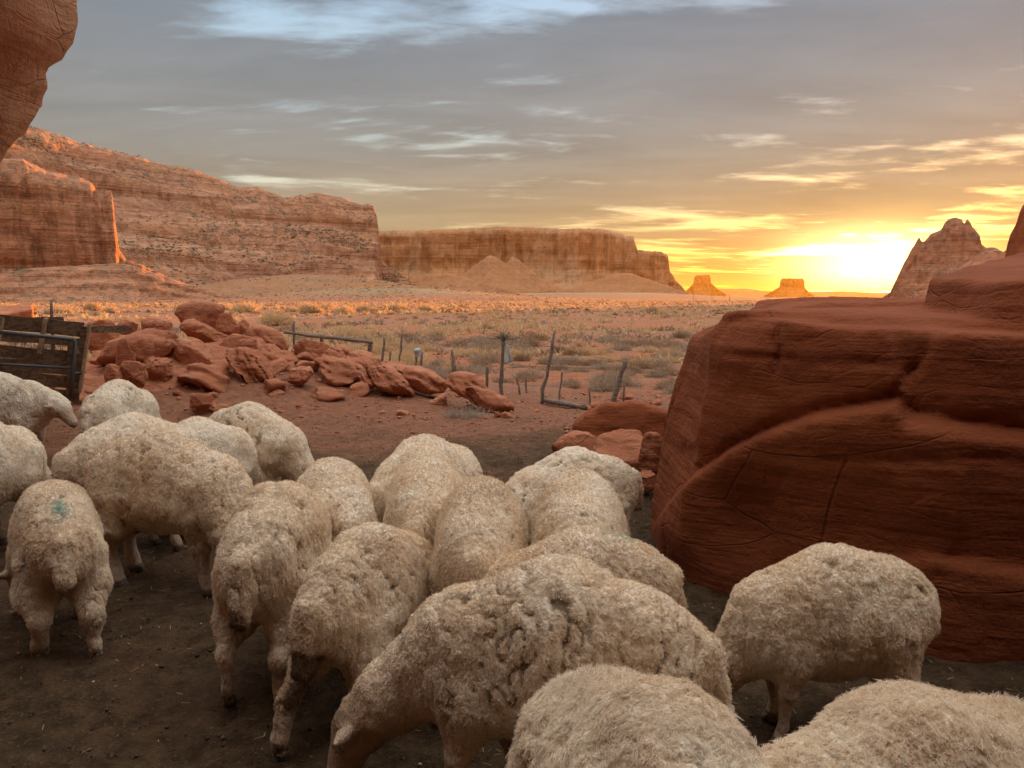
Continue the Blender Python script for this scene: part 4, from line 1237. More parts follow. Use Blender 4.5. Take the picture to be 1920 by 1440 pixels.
def tube(pts, rads, n=8, caps=True):
    """tapered tube through pts -> V, F (quads)"""
    pts = np.array(pts, float)
    rads = np.broadcast_to(rads, len(pts))
    V, F = [], []
    ref = np.array([.3, .9, .2])
    for i, p in enumerate(pts):
        t = pts[min(i + 1, len(pts) - 1)] - pts[max(i - 1, 0)]
        t /= np.linalg.norm(t)
        u = np.cross(t, ref)
        u /= np.linalg.norm(u)
        v = np.cross(t, u)
        for k in range(n):
            a = 2 * math.pi * k / n
            V.append(p + rads[i] * (math.cos(a) * u + math.sin(a) * v))
    for i in range(len(pts) - 1):
        for k in range(n):
            F.append((i * n + k, i * n + (k + 1) % n, (i + 1) * n + (k + 1) % n, (i + 1) * n + k))
    if caps:
        for i, e in ((0, 0), (len(pts) - 1, 1)):
            c = len(V)
            V.append(pts[i])
            for k in range(n):
                a, b_ = i * n + k, i * n + (k + 1) % n
                F.append((c, b_, a, a) if e == 0 else (c, a, b_, b_))
    return np.array(V), F
def raw_mesh(name, V, F, smooth=True):
    me = bpy.data.meshes.new(name)
    me.from_pydata([tuple(v) for v in V], [], [tuple(dict.fromkeys(f)) for f in F])
    if smooth:
        me.polygons.foreach_set('use_smooth', [True] * len(me.polygons))
    me.update()
    return me
def local(V, org):
    return np.asarray(V) - np.asarray(org)

def board(a, b_, wid, thk, nrm, jag=.0, seed=0, up=None):
    """a rough sawn board from a to b, its face towards nrm"""
    r = np.random.default_rng(seed)
    a, b_ = np.array(a, float), np.array(b_, float)
    t = (b_ - a) / np.linalg.norm(b_ - a)
    nrm = np.array(nrm, float)
    nrm = nrm - t * (nrm @ t)
    nrm /= np.linalg.norm(nrm)
    u = np.cross(nrm, t)
    N_ = 7
    V, F = [], []
    for i in range(N_):
        p = a + (b_ - a) * i / (N_ - 1)
        e0, e1 = r.normal() * jag, r.normal() * jag
        bow = r.normal() * thk * .15
        for su, sn in ((-1, -1), (1, -1), (1, 1), (-1, 1)):
            V.append(p + u * (su * wid / 2 + (e0 if su < 0 else e1)) + nrm * (sn * thk / 2 + bow) + t * (r.normal() * jag * 2 if i in (0, N_ - 1) else 0))
    for i in range(N_ - 1):
        for k in range(4):
            F.append((i * 4 + k, i * 4 + (k + 1) % 4, (i + 1) * 4 + (k + 1) % 4, (i + 1) * 4 + k))
    F.append((0, 1, 2, 3)[::-1])
    F.append(tuple((N_ - 1) * 4 + k for k in range(4)))
    return np.array(V), F

# ------------------------------------------------------------------ the wooden pen on the left
def pen():
    YR, YL = 8.9, 8.2                         # right end, left end (out of the frame)
    XL = -120
    def pp(px, py, f=0.0):
        u = (px - XL) / (165 - XL)
        return at_y(px, py, YL + (YR - YL) * u + f)
    org = pp(165, 720)
    org[2] = gz(org[0], org[1])
    root = link('wooden_pen', None, None, None, tuple(org))
    tag(root, 'dark weathered plank pen wall with a grey pipe gate before it', 'pen')
    nrm = np.array([.1, -1, 0])
    k = YR / FPX
    rows = [(-120, 592, 158, 618, 27), (-120, 622, 150, 643, 15), (-120, 650, 150, 670, 22), (-120, 674, 150, 693, 23), (-120, 699, 150, 717, 23), (-120, 724, 150, 745, 24)]
    for i, (x0, y0, x1, y1, w) in enumerate(rows):
        V, F = board(pp(x0, y0, .05), pp(x1, y1, .05), w * k, .03, nrm, .004, 20 + i)
        link('plank', raw_mesh('plank', local(V, org), F, False), M_PLANK, root)
    V, F = board(pp(62, 602, .12), pp(120, 600, .12), 13 * k, .03, nrm, .003, 31)
    link('plank', raw_mesh('plank', local(V, org), F, False), M_PLANK, root)
    V, F = board(pp(150, 617, .10), pp(243, 617, .35), 13 * k, .05, nrm, .008, 32)
    p = link('beam', raw_mesh('beam', local(V, org), F, False), M_PLANK, root)
    p['label'] = 'loose splintered beam jutting out to the right of the pen'
    for i, (x0, y0, x1, y1, w, m_, f) in enumerate([(168, 610, 150, 735, 5, M_PALE, -.06), (160, 612, 142, 740, 12, M_PLANK, .0), (132, 636, 128, 740, 7, M_PLANK, .0), (86, 597, 73, 663, 6, M_PALE, -.02),
                                                     (4, 595, -4, 640, 6, M_PALE, -.02), (-60, 590, -66, 740, 9, M_PLANK, 0)]):
        V, F = board(pp(x0, y0, f), pp(x1, y1, f), w * k, .04, nrm, .003, 40 + i)
        o = link('upright', raw_mesh('upright', local(V, org), F, False), m_, root)
        if m_ is M_PALE:
            o['label'] = 'pale upright batten'
    # pipe gate
    g0 = pp(-120, 612, -.16); g1 = pp(141, 636, -.16); g2 = pp(133, 745, -.16); g3 = pp(-120, 735, -.16)
    V, F = tube([g0, g0 * .3 + g1 * .7, g1 + np.array([-.02, 0, 0.0]), g1 + np.array([0, 0, -.025]), g1 * .5 + g2 * .5, g2], .022, 10)
    gate = link('pipe_gate', raw_mesh('pipe_gate', local(V, org), F), M_PIPE, root)
    V, F = tube([pp(-120, 676, -.16), pp(137, 690, -.16)], .016, 8)
    link('crossbar', raw_mesh('crossbar', local(V, org), F), M_PIPE, gate)
    # twisted mesh wire behind the gap
    VV, FF = [], []
    for q in range(11):
        a = pp(30 + q * 9, 640, -.02); b_ = pp(30 + q * 9 + (6 if q % 2 else -6), 668, -.02)
        V, F = tube([a, b_], .0035, 4, False)
        FF += [tuple(np.array(f) + len(VV)) for f in F]
        VV += list(V)
    o = link('wire_mesh', raw_mesh('wire_mesh', local(VV, org), FF), M_WIRE, root)
    o['kind'] = 'stuff'
    V, F = tube([pp(138, 700, -.16), pp(160, 698, -.02)], .012, 6)
    link('latch', raw_mesh('latch', local(V, org), F), M_PIPE, root)
    # gnawed salt-white knots and a paper feed tag on the end plank
    V, F = board(pp(142, 650, -.05), pp(147, 664, -.05), 6 * k, .004, nrm, .001, 77)
    link('tag', raw_mesh('tag', local(V, org), F, False), M_PALE, root)
    # a post that stands on its own behind the pen
    b0 = at_y(97, 612, 13.5); t0 = at_y(96, 562, 13.5)
    V, F = tube([b0 - (0, 0, .5), b0 * .5 + t0 * .5, t0], [.03, .028, .02], 7)
    tag(link('fence_post', raw_mesh('fence_post', local(V, b0), F), M_POST, None, tuple(b0)), 'thin grey post with a short crosspiece, standing behind the pen', 'post')
pen()

# ------------------------------------------------------------------ fences
def stick(name, base, top_, r0, r1, mat, seed, parent=None, org=(0, 0, 0), bend=.03, n=8):
    r = np.random.default_rng(seed)
    base, top_ = np.array(base, float), np.array(top_, float)
    K = 8
    L = np.linalg.norm(top_ - base)
    P = [base + (top_ - base) * i / (K - 1) + (r.normal(size=3) * bend * L * .35 * (0 < i < K - 1)) * np.array([1, 1, .2]) for i in range(K)]
    rad = [(r0 + (r1 - r0) * i / (K - 1)) * (1 + r.normal() * .10) for i in range(K)]
    V, F = tube(P, rad, n)
    V = V + r.normal(size=V.shape) * r0 * .10
    return link(name, raw_mesh(name, local(V, org), F), mat, parent)
def post_at(bx, by, tx, ty, w, Y=None):
    p = hit(bx, by)
    Y = Y or p[1]
    b0, t0 = at_y(bx, by, Y), at_y(tx, ty, Y)
    return b0, t0, w * Y / FPX / 2

def fences():
    # pole rail behind the outcrop
    Y = 16.5
    org = at_y(620, 690, Y)
    org[2] = gz(org[0], org[1])
    root = link('pole_rail', None, None, None, tuple(org))
    tag(root, 'grey pole rail on three crooked posts behind the outcrop', 'fence')
    for i, (bx, by, tx, ty, w) in enumerate([(552, 685, 551, 602, 5), (608, 685, 602, 627, 8), (688, 698, 695, 640, 9)]):
        b0, t0 = at_y(bx, by, Y), at_y(tx, ty, Y)
        stick('post', b0, t0, w * Y / FPX / 2, w * Y / FPX / 2 * .8, M_POST, 600 + i, root, org)
    stick('rail', at_y(532, 623, Y - .1), at_y(699, 642, Y - .1), .035, .04, M_POST, 610, root, org, .012)
    # wire fence along the corral
    posts = [(713, 692, 720, 632, 5), (726, 692, 733, 657, 4), (748, 696, 754, 620, 5), (776, 702, 781, 664, 5), (788, 704, 791, 660, 5), (851, 708, 848, 656, 7), (853, 708, 855, 684, 3),
             (913, 738, 914, 686, 6), (911, 735, 911, 690, 2), (937, 744, 944, 634, 8), (977, 739, 969, 706, 5), (987, 735, 986, 706, 5), (1013, 757, 1040, 620, 7),
             (1047, 752, 1054, 697, 4), (1106, 766, 1105, 727, 4), (1146, 757, 1173, 672, 10), (1168, 756, 1171, 722, 4), (1300, 768, 1306, 700, 6)]
    org = hit(937, 744)
    root = link('wire_fence', None, None, None, tuple(org))
    tag(root, 'sagging wire stock fence on crooked sticks between corral and desert', 'fence')
    pts = []
    for i, (bx, by, tx, ty, w) in enumerate(posts):
        b0, t0, r_ = post_at(bx, by, tx, ty, w)
        pts.append((b0, t0))
        o = stick('post', b0 - np.array([0, 0, .12]), t0, r_, r_ * .8, M_POST, 620 + i, root, org, .022)
        if w == 10:
            o['label'] = 'thick pale post leaning right'
    order = [0, 2, 5, 7, 9, 12, 15, 17]
    for j, hgt in enumerate((.30, .62, .95)):
        line = []
        for q in order:
            b0, t0 = pts[q]
            h_ = min(hgt, (t0[2] - b0[2]) * .93)
            f = h_ / max(t0[2] - b0[2], .1)
            line.append(b0 + (t0 - b0) * f)
        fine = []
        for a, b_ in zip(line[:-1], line[1:]):
            for u in np.linspace(0, 1, 6)[:-1]:
                fine.append(a + (b_ - a) * u - np.array([0, 0, .10 * u * (1 - u)]))
        fine.append(line[-1])
        V, F = tube(fine, .0024, 5)
        link('wire', raw_mesh('wire', local(V, org), F), M_WIRE, root)
    # woven netting low on the fence
    VV, FF = [], []
    def seg(a, b_, r_=.0011):
        V, F = tube([a, b_], r_, 3, False)
        o_ = len(VV)
        VV.extend(V)
        FF.extend([tuple(np.array(f) + o_) for f in F])
    for qa, qb in zip(order[3:-1], order[4:]):
        a0, b0 = pts[qa][0], pts[qb][0]
        L = np.linalg.norm((b0 - a0)[:2])
        nv = int(L / .16)
        for u in np.linspace(0, 1, nv):
            p = a0 + (b0 - a0) * u
            seg(p + np.array([0, 0, .03]), p + np.array([0, 0, .72 - .06 * math.sin(u * 3.14)]))
        for hh in (.05, .18, .32, .46, .60, .72):
            seg(a0 + (0, 0, hh), b0 + (0, 0, hh))
    o = link('netting', raw_mesh('netting', local(VV, org), FF), M_WIRE, root)
    o['kind'] = 'stuff'
    # tin can upside down on one stick
    b0, t0 = pts[3]
    V = []
    F = []
    prof = [(.0, .0), (.085, .0), (.088, .01), (.088, .05), (.091, .055), (.088, .06), (.088, .19), (.092, .2), (.088, .2), (.08, .19), (.08, .02), (0, .015)]
    n = 18
    for rr, zz in prof:
        for kk in range(n):
            a = 6.2832 * kk / n
            V.append((rr * math.cos(a), rr * math.sin(a), -zz))
    for i in range(len(prof) - 1):
        for kk in range(n):
            F.append((i * n + kk, i * n + (kk + 1) % n, (i + 1) * n + (kk + 1) % n, (i + 1) * n + kk))
    o = link('tin_can', raw_mesh('tin_can', V, F), M_CAN, None, tuple(t0 + np.array([.0, 0, .13])))
    o.rotation_euler = (.1, -.32, 0)
    o.scale = (1.0, 1.0, .95)
    tag(o, 'tin can hung upside down over a fence stick', 'can')
    # cloth hanging from the tall post
    b0, t0 = pts[9]
    V, F = [], []
    nu, nv = 9, 12
    for i in range(nu):
        for j in range(nv):
            u, v = i / (nu - 1), j / (nv - 1)
            wv = .02 + .05 * v + .01 * math.sin(v * 9)
            V.append((.06 + (u - .5) * 2 * wv + .03 * v, -.05 + .03 * math.sin(u * 9 + v * 2), -.08 - .36 * v + .05 * u * v))
    for i in range(nu - 1):
        for j in range(nv - 1):
            F.append((i * nv + j, (i + 1) * nv + j, (i + 1) * nv + j + 1, i * nv + j + 1))
    o = link('cloth', raw_mesh('cloth', V, F), M_CLOTH, None, tuple(t0 + np.array([0, 0, -.02])))
    sm = o.modifiers.new('thickness', 'SOLIDIFY')
    sm.thickness = .006
    tag(o, 'pale rag hanging from the tallest upright fence post', 'cloth')
    # twig bundle on top of the same post
    r = np.random.default_rng(3)
    VV, FF = [], []
    for q in range(70):
        d = r.normal(size=3) * (.13, .10, .09)
        d[2] = abs(d[2]) * .8
        a = t0 + r.normal(size=3) * .02
        V, F = tube([a, a + d * .5 + r.normal(size=3) * .02, a + d], [.006, .005, .002], 3, False)
        o_ = len(VV)
        VV.extend(V)
        FF.extend([tuple(np.array(f) + o_) for f in F])
    tag(link('tumbleweed', raw_mesh('tumbleweed', local(VV, t0), FF), M_POST, None, tuple(t0)), 'dark clump of tumbleweed caught on top of the tallest fence post', 'tumbleweed')
    # log at the foot of the fence
    a, b_ = hit(1018, 757), hit(1097, 769)
    o = stick('log', a + np.array([0, 0, .06]), b_ + np.array([0, 0, .05]), .05, .04, M_POST, 700, None, tuple(a), .02, 10)
    o.location = tuple(a)
    tag(o, 'split grey log lying at the foot of the wire fence', 'log')
    # far fence line and poles on the flat
    for i, (px, y0, y1) in enumerate([(1300, 566, 548), (1335, 565, 550), (1368, 564, 551)]):
        Yd = 300
        b0, t0 = at_y(px, y0, Yd), at_y(px, y1, Yd)
        o = stick('utility_pole', b0, t0, .09, .07, M_POST, 720 + i, None, tuple(b0), .0)
        o.location = tuple(b0)
        tag(o, ('tiny pole on the far flat, below the narrower butte', 'tiny pole on the far flat, between the two buttes', 'tiny pole on the far flat, towards the wider butte')[i], 'pole', 'poles on the far flat')
fences()

# ------------------------------------------------------------------ desert plants
def plant_mat(name, c1, c2):
    m, g, b = new_mat(name)
    rnd_ = g.n('ShaderNodeObjectInfo').outputs['Random']
    v = g.n('ShaderNodeAttribute', attribute_name='shade').outputs['Fac']
    col = g.mix(g.m('ADD', g.m('MULTIPLY', v, .6), g.m('MULTIPLY', rnd_, .4)), c1, c2)
    g.put(b.inputs['Base Color'], col)
    tr = g.n('ShaderNodeBsdfTranslucent', {'Color': col})
    mx = g.n('ShaderNodeMixShader', {0: .35})
    out = [n for n in g.nt.nodes if n.type == 'OUTPUT_MATERIAL'][0]
    g.nt.links.new(b.outputs[0], mx.inputs[1])
    g.nt.links.new(tr.outputs[0], mx.inputs[2])
    g.nt.links.new(mx.outputs[0], out.inputs['Surface'])
    return m
M_STRAW = plant_mat('straw_grass', (0.54, 0.34, 0.17), (0.72, 0.50, 0.28))
M_SAGE = plant_mat('grey_sage', (0.34, 0.225, 0.145), (0.48, 0.35, 0.24))
M_BROWN = plant_mat('brown_brush', (0.30, 0.175, 0.095), (0.45, 0.28, 0.155))
M_TWIG = plant_mat('pale_twigs', (0.36, 0.28, 0.20), (0.52, 0.43, 0.33))

def bush_arrays(n, seed, wid, kind):
    """n thin blades springing from a tuft of unit radius -> V, F(tri), shade"""
    r = np.random.default_rng(seed)
    ncl = 5 if kind != 'straw' else 7
    cl = np.stack([r.normal(0, .26, ncl), r.normal(0, .26, ncl), np.zeros(ncl)], 1)
    cs = r.uniform(.55, 1.0, ncl)
    ci = r.integers(0, ncl, n)
    d = r.normal(size=(n, 3))
    d[:, 2] = np.abs(d[:, 2]) * (1.0 if kind == 'straw' else .8) + .10
    d /= np.linalg.norm(d, axis=1, keepdims=True)
    root = cl[ci] + r.normal(0, .08, (n, 3)) * (1, 1, 0)
    if kind != 'straw':
        root = root + d * r.uniform(0, .45, n)[:, None] * cs[ci][:, None] * .8
    L = cs[ci] * r.uniform(.45, 1.0, n) * (.85 if kind == 'straw' else .55)
    d2 = d + r.normal(0, .25 if kind == 'straw' else .5, (n, 3))
    d2 /= np.linalg.norm(d2, axis=1, keepdims=True)
    mid = root + d * (L * .55)[:, None]
    tip = mid + d2 * (L * .5)[:, None]
    side = np.cross(d, r.normal(size=(n, 3)))
    side /= np.linalg.norm(side, axis=1, keepdims=True)
    w = wid * r.uniform(.6, 1.3, n)[:, None]
    V = np.stack([root - side * w * .7, root + side * w * .7, mid + side * w, mid - side * w, tip], 1).reshape(-1, 3)
    V[:, 2] = np.maximum(V[:, 2], 0)
    b_ = np.arange(n)[:, None] * 5
    F = np.concatenate([b_ + [0, 1, 2], b_ + [0, 2, 3], b_ + [3, 2, 4]]).astype(np.int32)
    return V.astype(np.float32), F, np.repeat(r.random(n), 5)

def bush_mesh(name, n, seed, wid, kind, mat):
    V, F, sh = bush_arrays(n, seed, wid, kind)
    me = mesh_from(name, V, F, False)
    put_attr(me, 'shade', sh)
    me.materials.append(mat)
    return me
KINDS = [('grass_tuft', 'straw', M_STRAW), ('sagebrush', 'twig', M_SAGE), ('brush', 'twig', M_BROWN)]
B_NEAR = {k[0]: [bush_mesh(k[0], 900 if k[1] == 'straw' else 800, 900 + 10 * j + q, .011 if k[1] == 'straw' else .010, k[1], k[2]) for q in range(5)] for j, k in enumerate(KINDS)}

def clear_of(x, y):
    if y < 13.5 + .25 * abs(x) * 0 - 0: return False
    if -8.5 < x < 1.0 and y < 17.0: return False
    if x > 1.0 and y < 14.5: return False
    return True
def plants():
    r = np.random.default_rng(77)
    pts = []
    tries = 0
    # denser in drifts, like the photograph's flat
    while len(pts) < 6500 and tries < 90000:
        tries += 1
        u = r.random()
        d = 15 * (420 / 15) ** (u ** .92)
        if d < 34 and r.random() < .55 * (34 - d) / 19 + .15:
            continue
        a = R(r.uniform(-36, 33))
        x, y = d * math.sin(a), d * math.cos(a)
        if not clear_of(x, y):
            continue
        pts.append((d, x, y))
    P = np.array([(x, y, 0) for d, x, y in pts], np.float32)
    dn = fbm(P / 14.0, 3, 300)
    kn = fbm(P / 9.0 + 40, 2, 301)
    keep = dn + r.normal(0, .25, len(pts)) > -.18
    lab = {'grass_tuft': 'straw-coloured dry grass tuft on the red flat beyond the fence',
           'sagebrush': 'grey sagebrush on the red flat beyond the fence',
           'brush': 'brown leafless brush on the red flat beyond the fence'}
    cand = []
    for i in np.nonzero(keep)[0]:
        d, x, y = pts[i]
        t = kn[i] + r.normal(0, .22)
        k = 'grass_tuft' if t > -.24 else ('sagebrush' if t < -.46 else 'brush')
        s_ = r.uniform(.24, .62) * (1.0 if k != 'sagebrush' else 1.1) * (1 + .35 * (r.random() < .12))
        s_ *= .84 + .45 * min(1, max(0, (d - 15) / 30))
        cand.append((s_ / d, d, x, y, k, s_))
    cand.sort(reverse=True)
    vis = [c for c in cand if abs(math.degrees(math.atan2(c[2], c[3]))) < 33.5]
    solo = set(id(c) for c in vis[:290])
    for c in cand:
        if id(c) not in solo:
            continue
        _, d, x, y, k, s_ = c
        o = link(k, B_NEAR[k][r.integers(5)])
        o.location = (x, y, gz(x, y) - .02)
        o.scale = (s_ * r.uniform(.9, 1.3), s_ * r.uniform(.9, 1.3), s_ * r.uniform(.75, 1.05))
        o.rotation_euler = (0, 0, r.uniform(0, 6.28))
        tag(o, lab[k], 'shrub' if k != 'grass_tuft' else 'grass', {'grass_tuft': 'dry grass tufts on the flat', 'sagebrush': 'sagebrush on the flat', 'brush': 'brown brush on the flat'}[k])
    rest = [c for c in cand if id(c) not in solo]
    for name, kd, mat in KINDS:
        Vs, Fs, Ss, off = [], [], [], 0
        tm = [bush_arrays(34, 1500 + q, .055, kd) for q in range(6)]
        tl_ = [bush_arrays(18, 1600 + q, .135, kd) for q in range(6)]
        sel = [c for c in rest if c[4] == name]
        zz = ground_z(np.array([c[2] for c in sel]), np.array([c[3] for c in sel]))
        for c, z in zip(sel, zz):
            V, F, S_ = (tm if c[1] < 90 else tl_)[r.integers(6)]
            a = r.uniform(0, 6.28)
            ca, sa = math.cos(a), math.sin(a)
            W = V * c[5] * r.uniform(.8, 1.2)
            Vs.append(np.stack([c[2] + W[:, 0] * ca - W[:, 1] * sa, c[3] + W[:, 0] * sa + W[:, 1] * ca, z + W[:, 2] - .02], 1))
            Fs.append(F + off)
            Ss.append(S_)
            off += len(V)
        me = mesh_from(name + '_cover', np.concatenate(Vs), np.concatenate(Fs), False)
        put_attr(me, 'shade', np.concatenate(Ss))
        tag(link(name + '_cover', me, mat), kind='stuff')
    # the far part of the flat, where single plants run together
    r = np.random.default_rng(123)
    n = 9500
    d = np.sqrt(r.uniform(85 ** 2, 430 ** 2, n))
    a = np.radians(r.uniform(-36, 30, n))
    x, y = d * np.sin(a), d * np.cos(a)
    k_ = fbm(np.stack([x / 30, y / 30, 0 * x], 1), 3, 310) + r.normal(0, .25, n) > -.25
    x, y, d = x[k_], y[k_], d[k_]
    z = ground_z(x, y)
    s_ = r.uniform(.45, 1.05, len(x)) * np.where(r.random(len(x)) < .12, 1.5, 1)
    tf = [bush_arrays(14, 1900 + q, .145, 'straw') for q in range(8)]
    which = r.integers(0, 8, len(x))
    for name, sel in (('grass_tuft_far', r.random(len(x)) < .68),):
        for nm, mat, ids in (('far_grass_cover', M_STRAW, np.nonzero(sel)[0]), ('far_brush_cover', M_BROWN, np.nonzero(~sel)[0])):
            Vs = np.stack([tf[w_][0] for w_ in which[ids]]) * s_[ids][:, None, None] + np.stack([x[ids], y[ids], z[ids]], 1)[:, None, :]
            nv = Vs.shape[1]
            Fs = np.stack([tf[w_][1] for w_ in which[ids]]) + (np.arange(len(ids)) * nv)[:, None, None]
            me = mesh_from(nm, Vs.reshape(-1, 3), Fs.reshape(-1, 3), False)
            put_attr(me, 'shade', np.repeat(r.random(len(ids)), nv))
            tag(link(nm, me, mat), kind='stuff')
    # tall shrubs along the sunlit swell
    r = np.random.default_rng(99)
    tall = [bush_mesh('tall_shrub', 700, 1700 + q, .028, 'straw', M_STRAW) for q in range(4)]
    spots = [(28, 545), (12, 548), (108, 546), (170, 545), (215, 545), (345, 546), (405, 545), (420, 546), (455, 548), (515, 576), (552, 556), (575, 552), (590, 556), (610, 556), (646, 552), (680, 556), (735, 560), (797, 562), (700, 562), (760, 566)]
    for i, (px, py) in enumerate(spots):
        Yd = 62 if py > 570 else r.uniform(88, 125)
        p = at_y(px, py, Yd)
        o = link('tall_shrub', tall[i % 4])
        s_ = r.uniform(1.3, 2.1) * (1.25 if px in (455, 590, 575, 735) else 1)
        o.location = (p[0], p[1], gz(p[0], p[1]) - .03)
        o.scale = (s_, s_, s_ * 1.1)
        o.rotation_euler = (0, 0, r.uniform(0, 6.28))
        tag(o, 'tall pale shrub catching the low sun at the far side of the flat', 'shrub', 'tall shrubs in the low sun')
    # dry shrub on the corral side of the outcrop
    for (px, py, s_, lab_) in ((858, 783, .40, 'larger half of the pale dry shrub growing below the arched rock'), (884, 782, .30, 'smaller pale dry shrub beside the larger one below the arched rock')):
        p = hit(px, py)
        me = bush_mesh('dry_shrub', 330, int(px), .006, 'straw', M_TWIG)
        o = link('dry_shrub', me)
        o.location = (p[0], p[1], p[2] - .02)
        o.scale = (s_, s_, s_ * 1.15)
        tag(o, lab_, 'shrub')
plants()

# junipers and scrub on the far slopes
def scrub():
    r = np.random.default_rng(41)
    dg = bpy.context.evaluated_depsgraph_get()
    M_JUN = plant_mat('juniper', (0.045, 0.05, 0.030), (0.085, 0.085, 0.050))
    Vs, Fs, Ss, off = [], [], [], 0
    tl_ = [bush_arrays(9, 1800 + q, .23, 'twig') for q in range(6)]
    for name, n, px0, px1, py0, py1, smin_, smax_ in (('hillside', 3600, 20, 770, 235, 540, .9, 2.6), ('cliff', 500, 0, 350, 300, 535, .6, 1.5), ('shoulder_slope', 420, 1740, 1890, 460, 556, .6, 1.7),
                                                      ('rock_spire', 40, 1830, 1880, 455, 480, 1.0, 2.2), ('mesa', 900, 716, 1280, 425, 556, 1.0, 2.3), ('foothill', 420, 0, 0, 0, 0, .6, 1.5), ('foothill.001', 300, 0, 0, 0, 0, .5, 1.2), ('talus_slope', 160, 0, 0, 0, 0, .9, 2.0), ('talus_slope.003', 220, 0, 0, 0, 0, .9, 2.0), ('talus_slope.004', 260, 0, 0, 0, 0, .4, 1.2)):
        ob = bpy.data.objects[name]
        me = ob.data
        co = np.empty(len(me.vertices) * 3, np.float32)
        me.vertices.foreach_get('co', co)
        co = co.reshape(-1, 3)
        nr = np.empty(len(me.vertices) * 3, np.float32)
        me.vertices.foreach_get('normal', nr)
        nr = nr.reshape(-1, 3)
        w = sstep(.35, .8, np.abs(nr[:, 2])) * sstep(-.15, .25, fbm(co / 60.0, 3, 400)) * (co[:, 2] > 0)
        # only the side that faces the flat
        w = w * ((co[:, :2] * nr[:, :2]).sum(1) * np.sign(nr[:, 2]) < .25 * np.hypot(co[:, 0], co[:, 1]))
        if w.sum() <= 0:
            continue
        ids = r.choice(len(co), n, p=w / w.sum())
        for k in ids:
            V, F, S_ = tl_[r.integers(6)]
            W = V * r.uniform(smin_, smax_)
            p = co[k] + r.normal(size=3) * (2, 2, 0)
            Vs.append(W + p)
            Fs.append(F + off)
            Ss.append(S_)
            off += len(V)
    me = mesh_from('juniper_scrub', np.concatenate(Vs), np.concatenate(Fs), False)
    put_attr(me, 'shade', np.concatenate(Ss))
    tag(link('juniper_scrub', me, M_JUN), kind='stuff')
scrub()

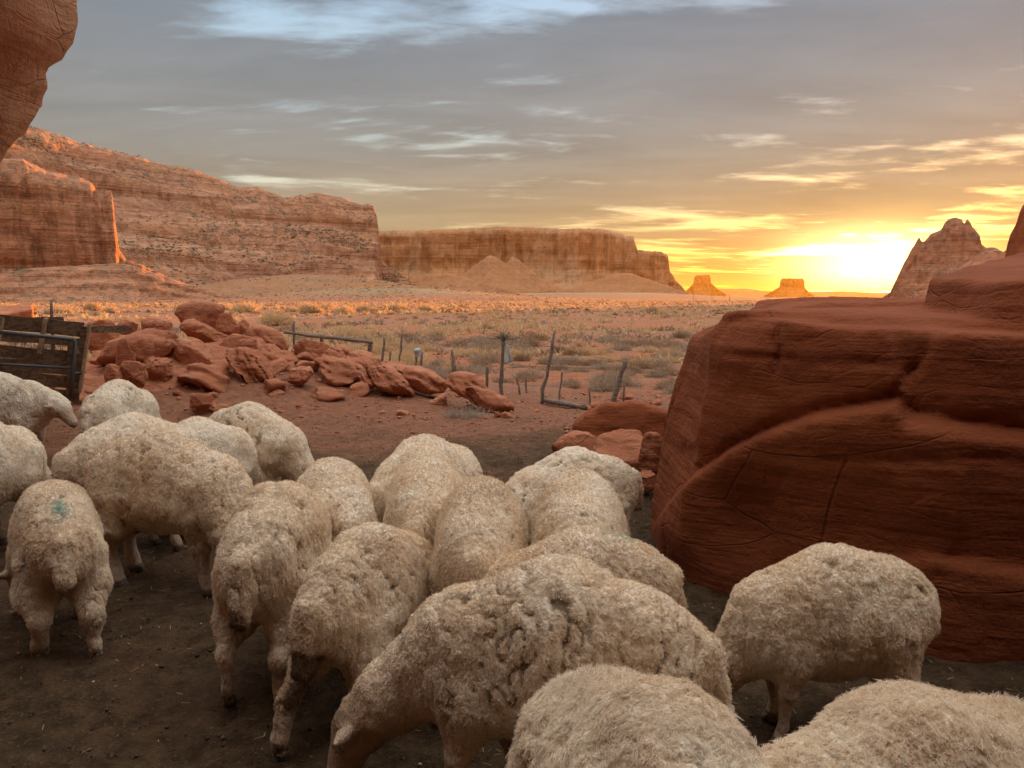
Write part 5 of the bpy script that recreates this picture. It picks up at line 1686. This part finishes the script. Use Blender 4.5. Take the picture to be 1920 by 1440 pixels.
# ------------------------------------------------------------------ litter on the corral floor
def litter():
    r = np.random.default_rng(55)
    # straw bits
    n = 3200
    y = 1.9 + 9.3 * r.random(n) ** .7
    x = r.uniform(-.75, .72, n) * y
    a = r.uniform(0, 6.28, n)
    L = r.uniform(.006, .022, n) * (.6 + .06 * y)
    w = r.uniform(.0009, .0018, n) * (.6 + .08 * y)
    z = ground_z(x, y) + .006
    dx_, dy_ = np.cos(a), np.sin(a)
    tz = r.uniform(-.003, .010, n)
    V = np.stack([np.stack([x - dx_ * L - dy_ * w, y - dy_ * L + dx_ * w, z], 1), np.stack([x - dx_ * L + dy_ * w, y - dy_ * L - dx_ * w, z], 1),
                  np.stack([x + dx_ * L + dy_ * w, y + dy_ * L - dx_ * w, z + tz], 1), np.stack([x + dx_ * L - dy_ * w, y + dy_ * L + dx_ * w, z + tz], 1)], 1).reshape(-1, 3)
    F = np.arange(n * 4).reshape(n, 4)
    me = mesh_from('straw_litter', V, F, False)
    put_attr(me, 'shade', np.repeat(r.random(n), 4))
    tag(link('straw_litter', me, M_STRAW), kind='stuff')
    # dung pellets and clods
    ico = np.array([(1, 0, 0), (-1, 0, 0), (0, 1, 0), (0, -1, 0), (0, 0, 1), (0, 0, -1)], np.float32)
    icf = np.array([(0, 2, 4), (2, 1, 4), (1, 3, 4), (3, 0, 4), (2, 0, 5), (1, 2, 5), (3, 1, 5), (0, 3, 5)])
    def clods(name, n, y0, y1, s0, s1, mat, seed, red=False):
        r = np.random.default_rng(seed)
        y = y0 + (y1 - y0) * r.random(n) ** .75
        x = r.uniform(-.75, .72, n) * y
        s_ = s0 * (s1 / s0) ** (r.random(n) ** 2)
        z = ground_z(x, y) + s_ * .25
        sc = s_[:, None, None] * r.uniform(.6, 1.3, (n, 6, 1)) * np.array([1, 1, .65])
        V = ico[None] * sc
        a = r.uniform(0, 6.28, n)
        ca, sa = np.cos(a)[:, None], np.sin(a)[:, None]
        V = np.stack([V[:, :, 0] * ca - V[:, :, 1] * sa + x[:, None], V[:, :, 0] * sa + V[:, :, 1] * ca + y[:, None], V[:, :, 2] + z[:, None]], 2).reshape(-1, 3)
        F = (icf[None] + (np.arange(n) * 6)[:, None, None]).reshape(-1, 3)
        tag(link(name, mesh_from(name, V, F), mat), kind='stuff')
    md, g, b = new_mat('dung')
    nz_ = g.noise(g.n('ShaderNodeNewGeometry').outputs['Position'], 25, 3)
    g.put(b.inputs['Base Color'], g.mix(g.step(nz_, .35, .65), (.050, .032, .018), (.16, .10, .055)))
    clods('dung_pellets', 16000, 1.5, 10.5, .003, .013, md, 61)
    mp, g, b = new_mat('pale_grit')
    b.inputs['Base Color'].default_value = (.55, .42, .30, 1)
    clods('pale_grit', 600, 1.7, 11.0, .004, .011, mp, 62)
    clods('red_gravel', 2600, 8.5, 15.0, .008, .04, M_PILE, 63)
litter()

# ------------------------------------------------------------------ haze
def haze():
    lo, hi = (-9600, -3600, -40), (9600, 11600, 158)
    V = np.array([(x, y, z) for x in (lo[0], hi[0]) for y in (lo[1], hi[1]) for z in (lo[2], hi[2])], float)
    F = [(0, 1, 3, 2), (4, 6, 7, 5), (0, 4, 5, 1), (2, 3, 7, 6), (0, 2, 6, 4), (1, 5, 7, 3)]
    m = bpy.data.materials.new('haze')
    m.use_nodes = True
    m.node_tree.nodes.clear()
    g = G_(m.node_tree)
    v = g.n('ShaderNodeVolumePrincipled', {'Color': (.95, .62, .13, 1), 'Density': HAZE, 'Anisotropy': .6})
    o = g.n('ShaderNodeOutputMaterial')
    g.nt.links.new(v.outputs[0], o.inputs['Volume'])
    tag(link('haze', raw_mesh('haze', V, F, False), m), kind='stuff')
HAZE = 2.2e-5
haze()
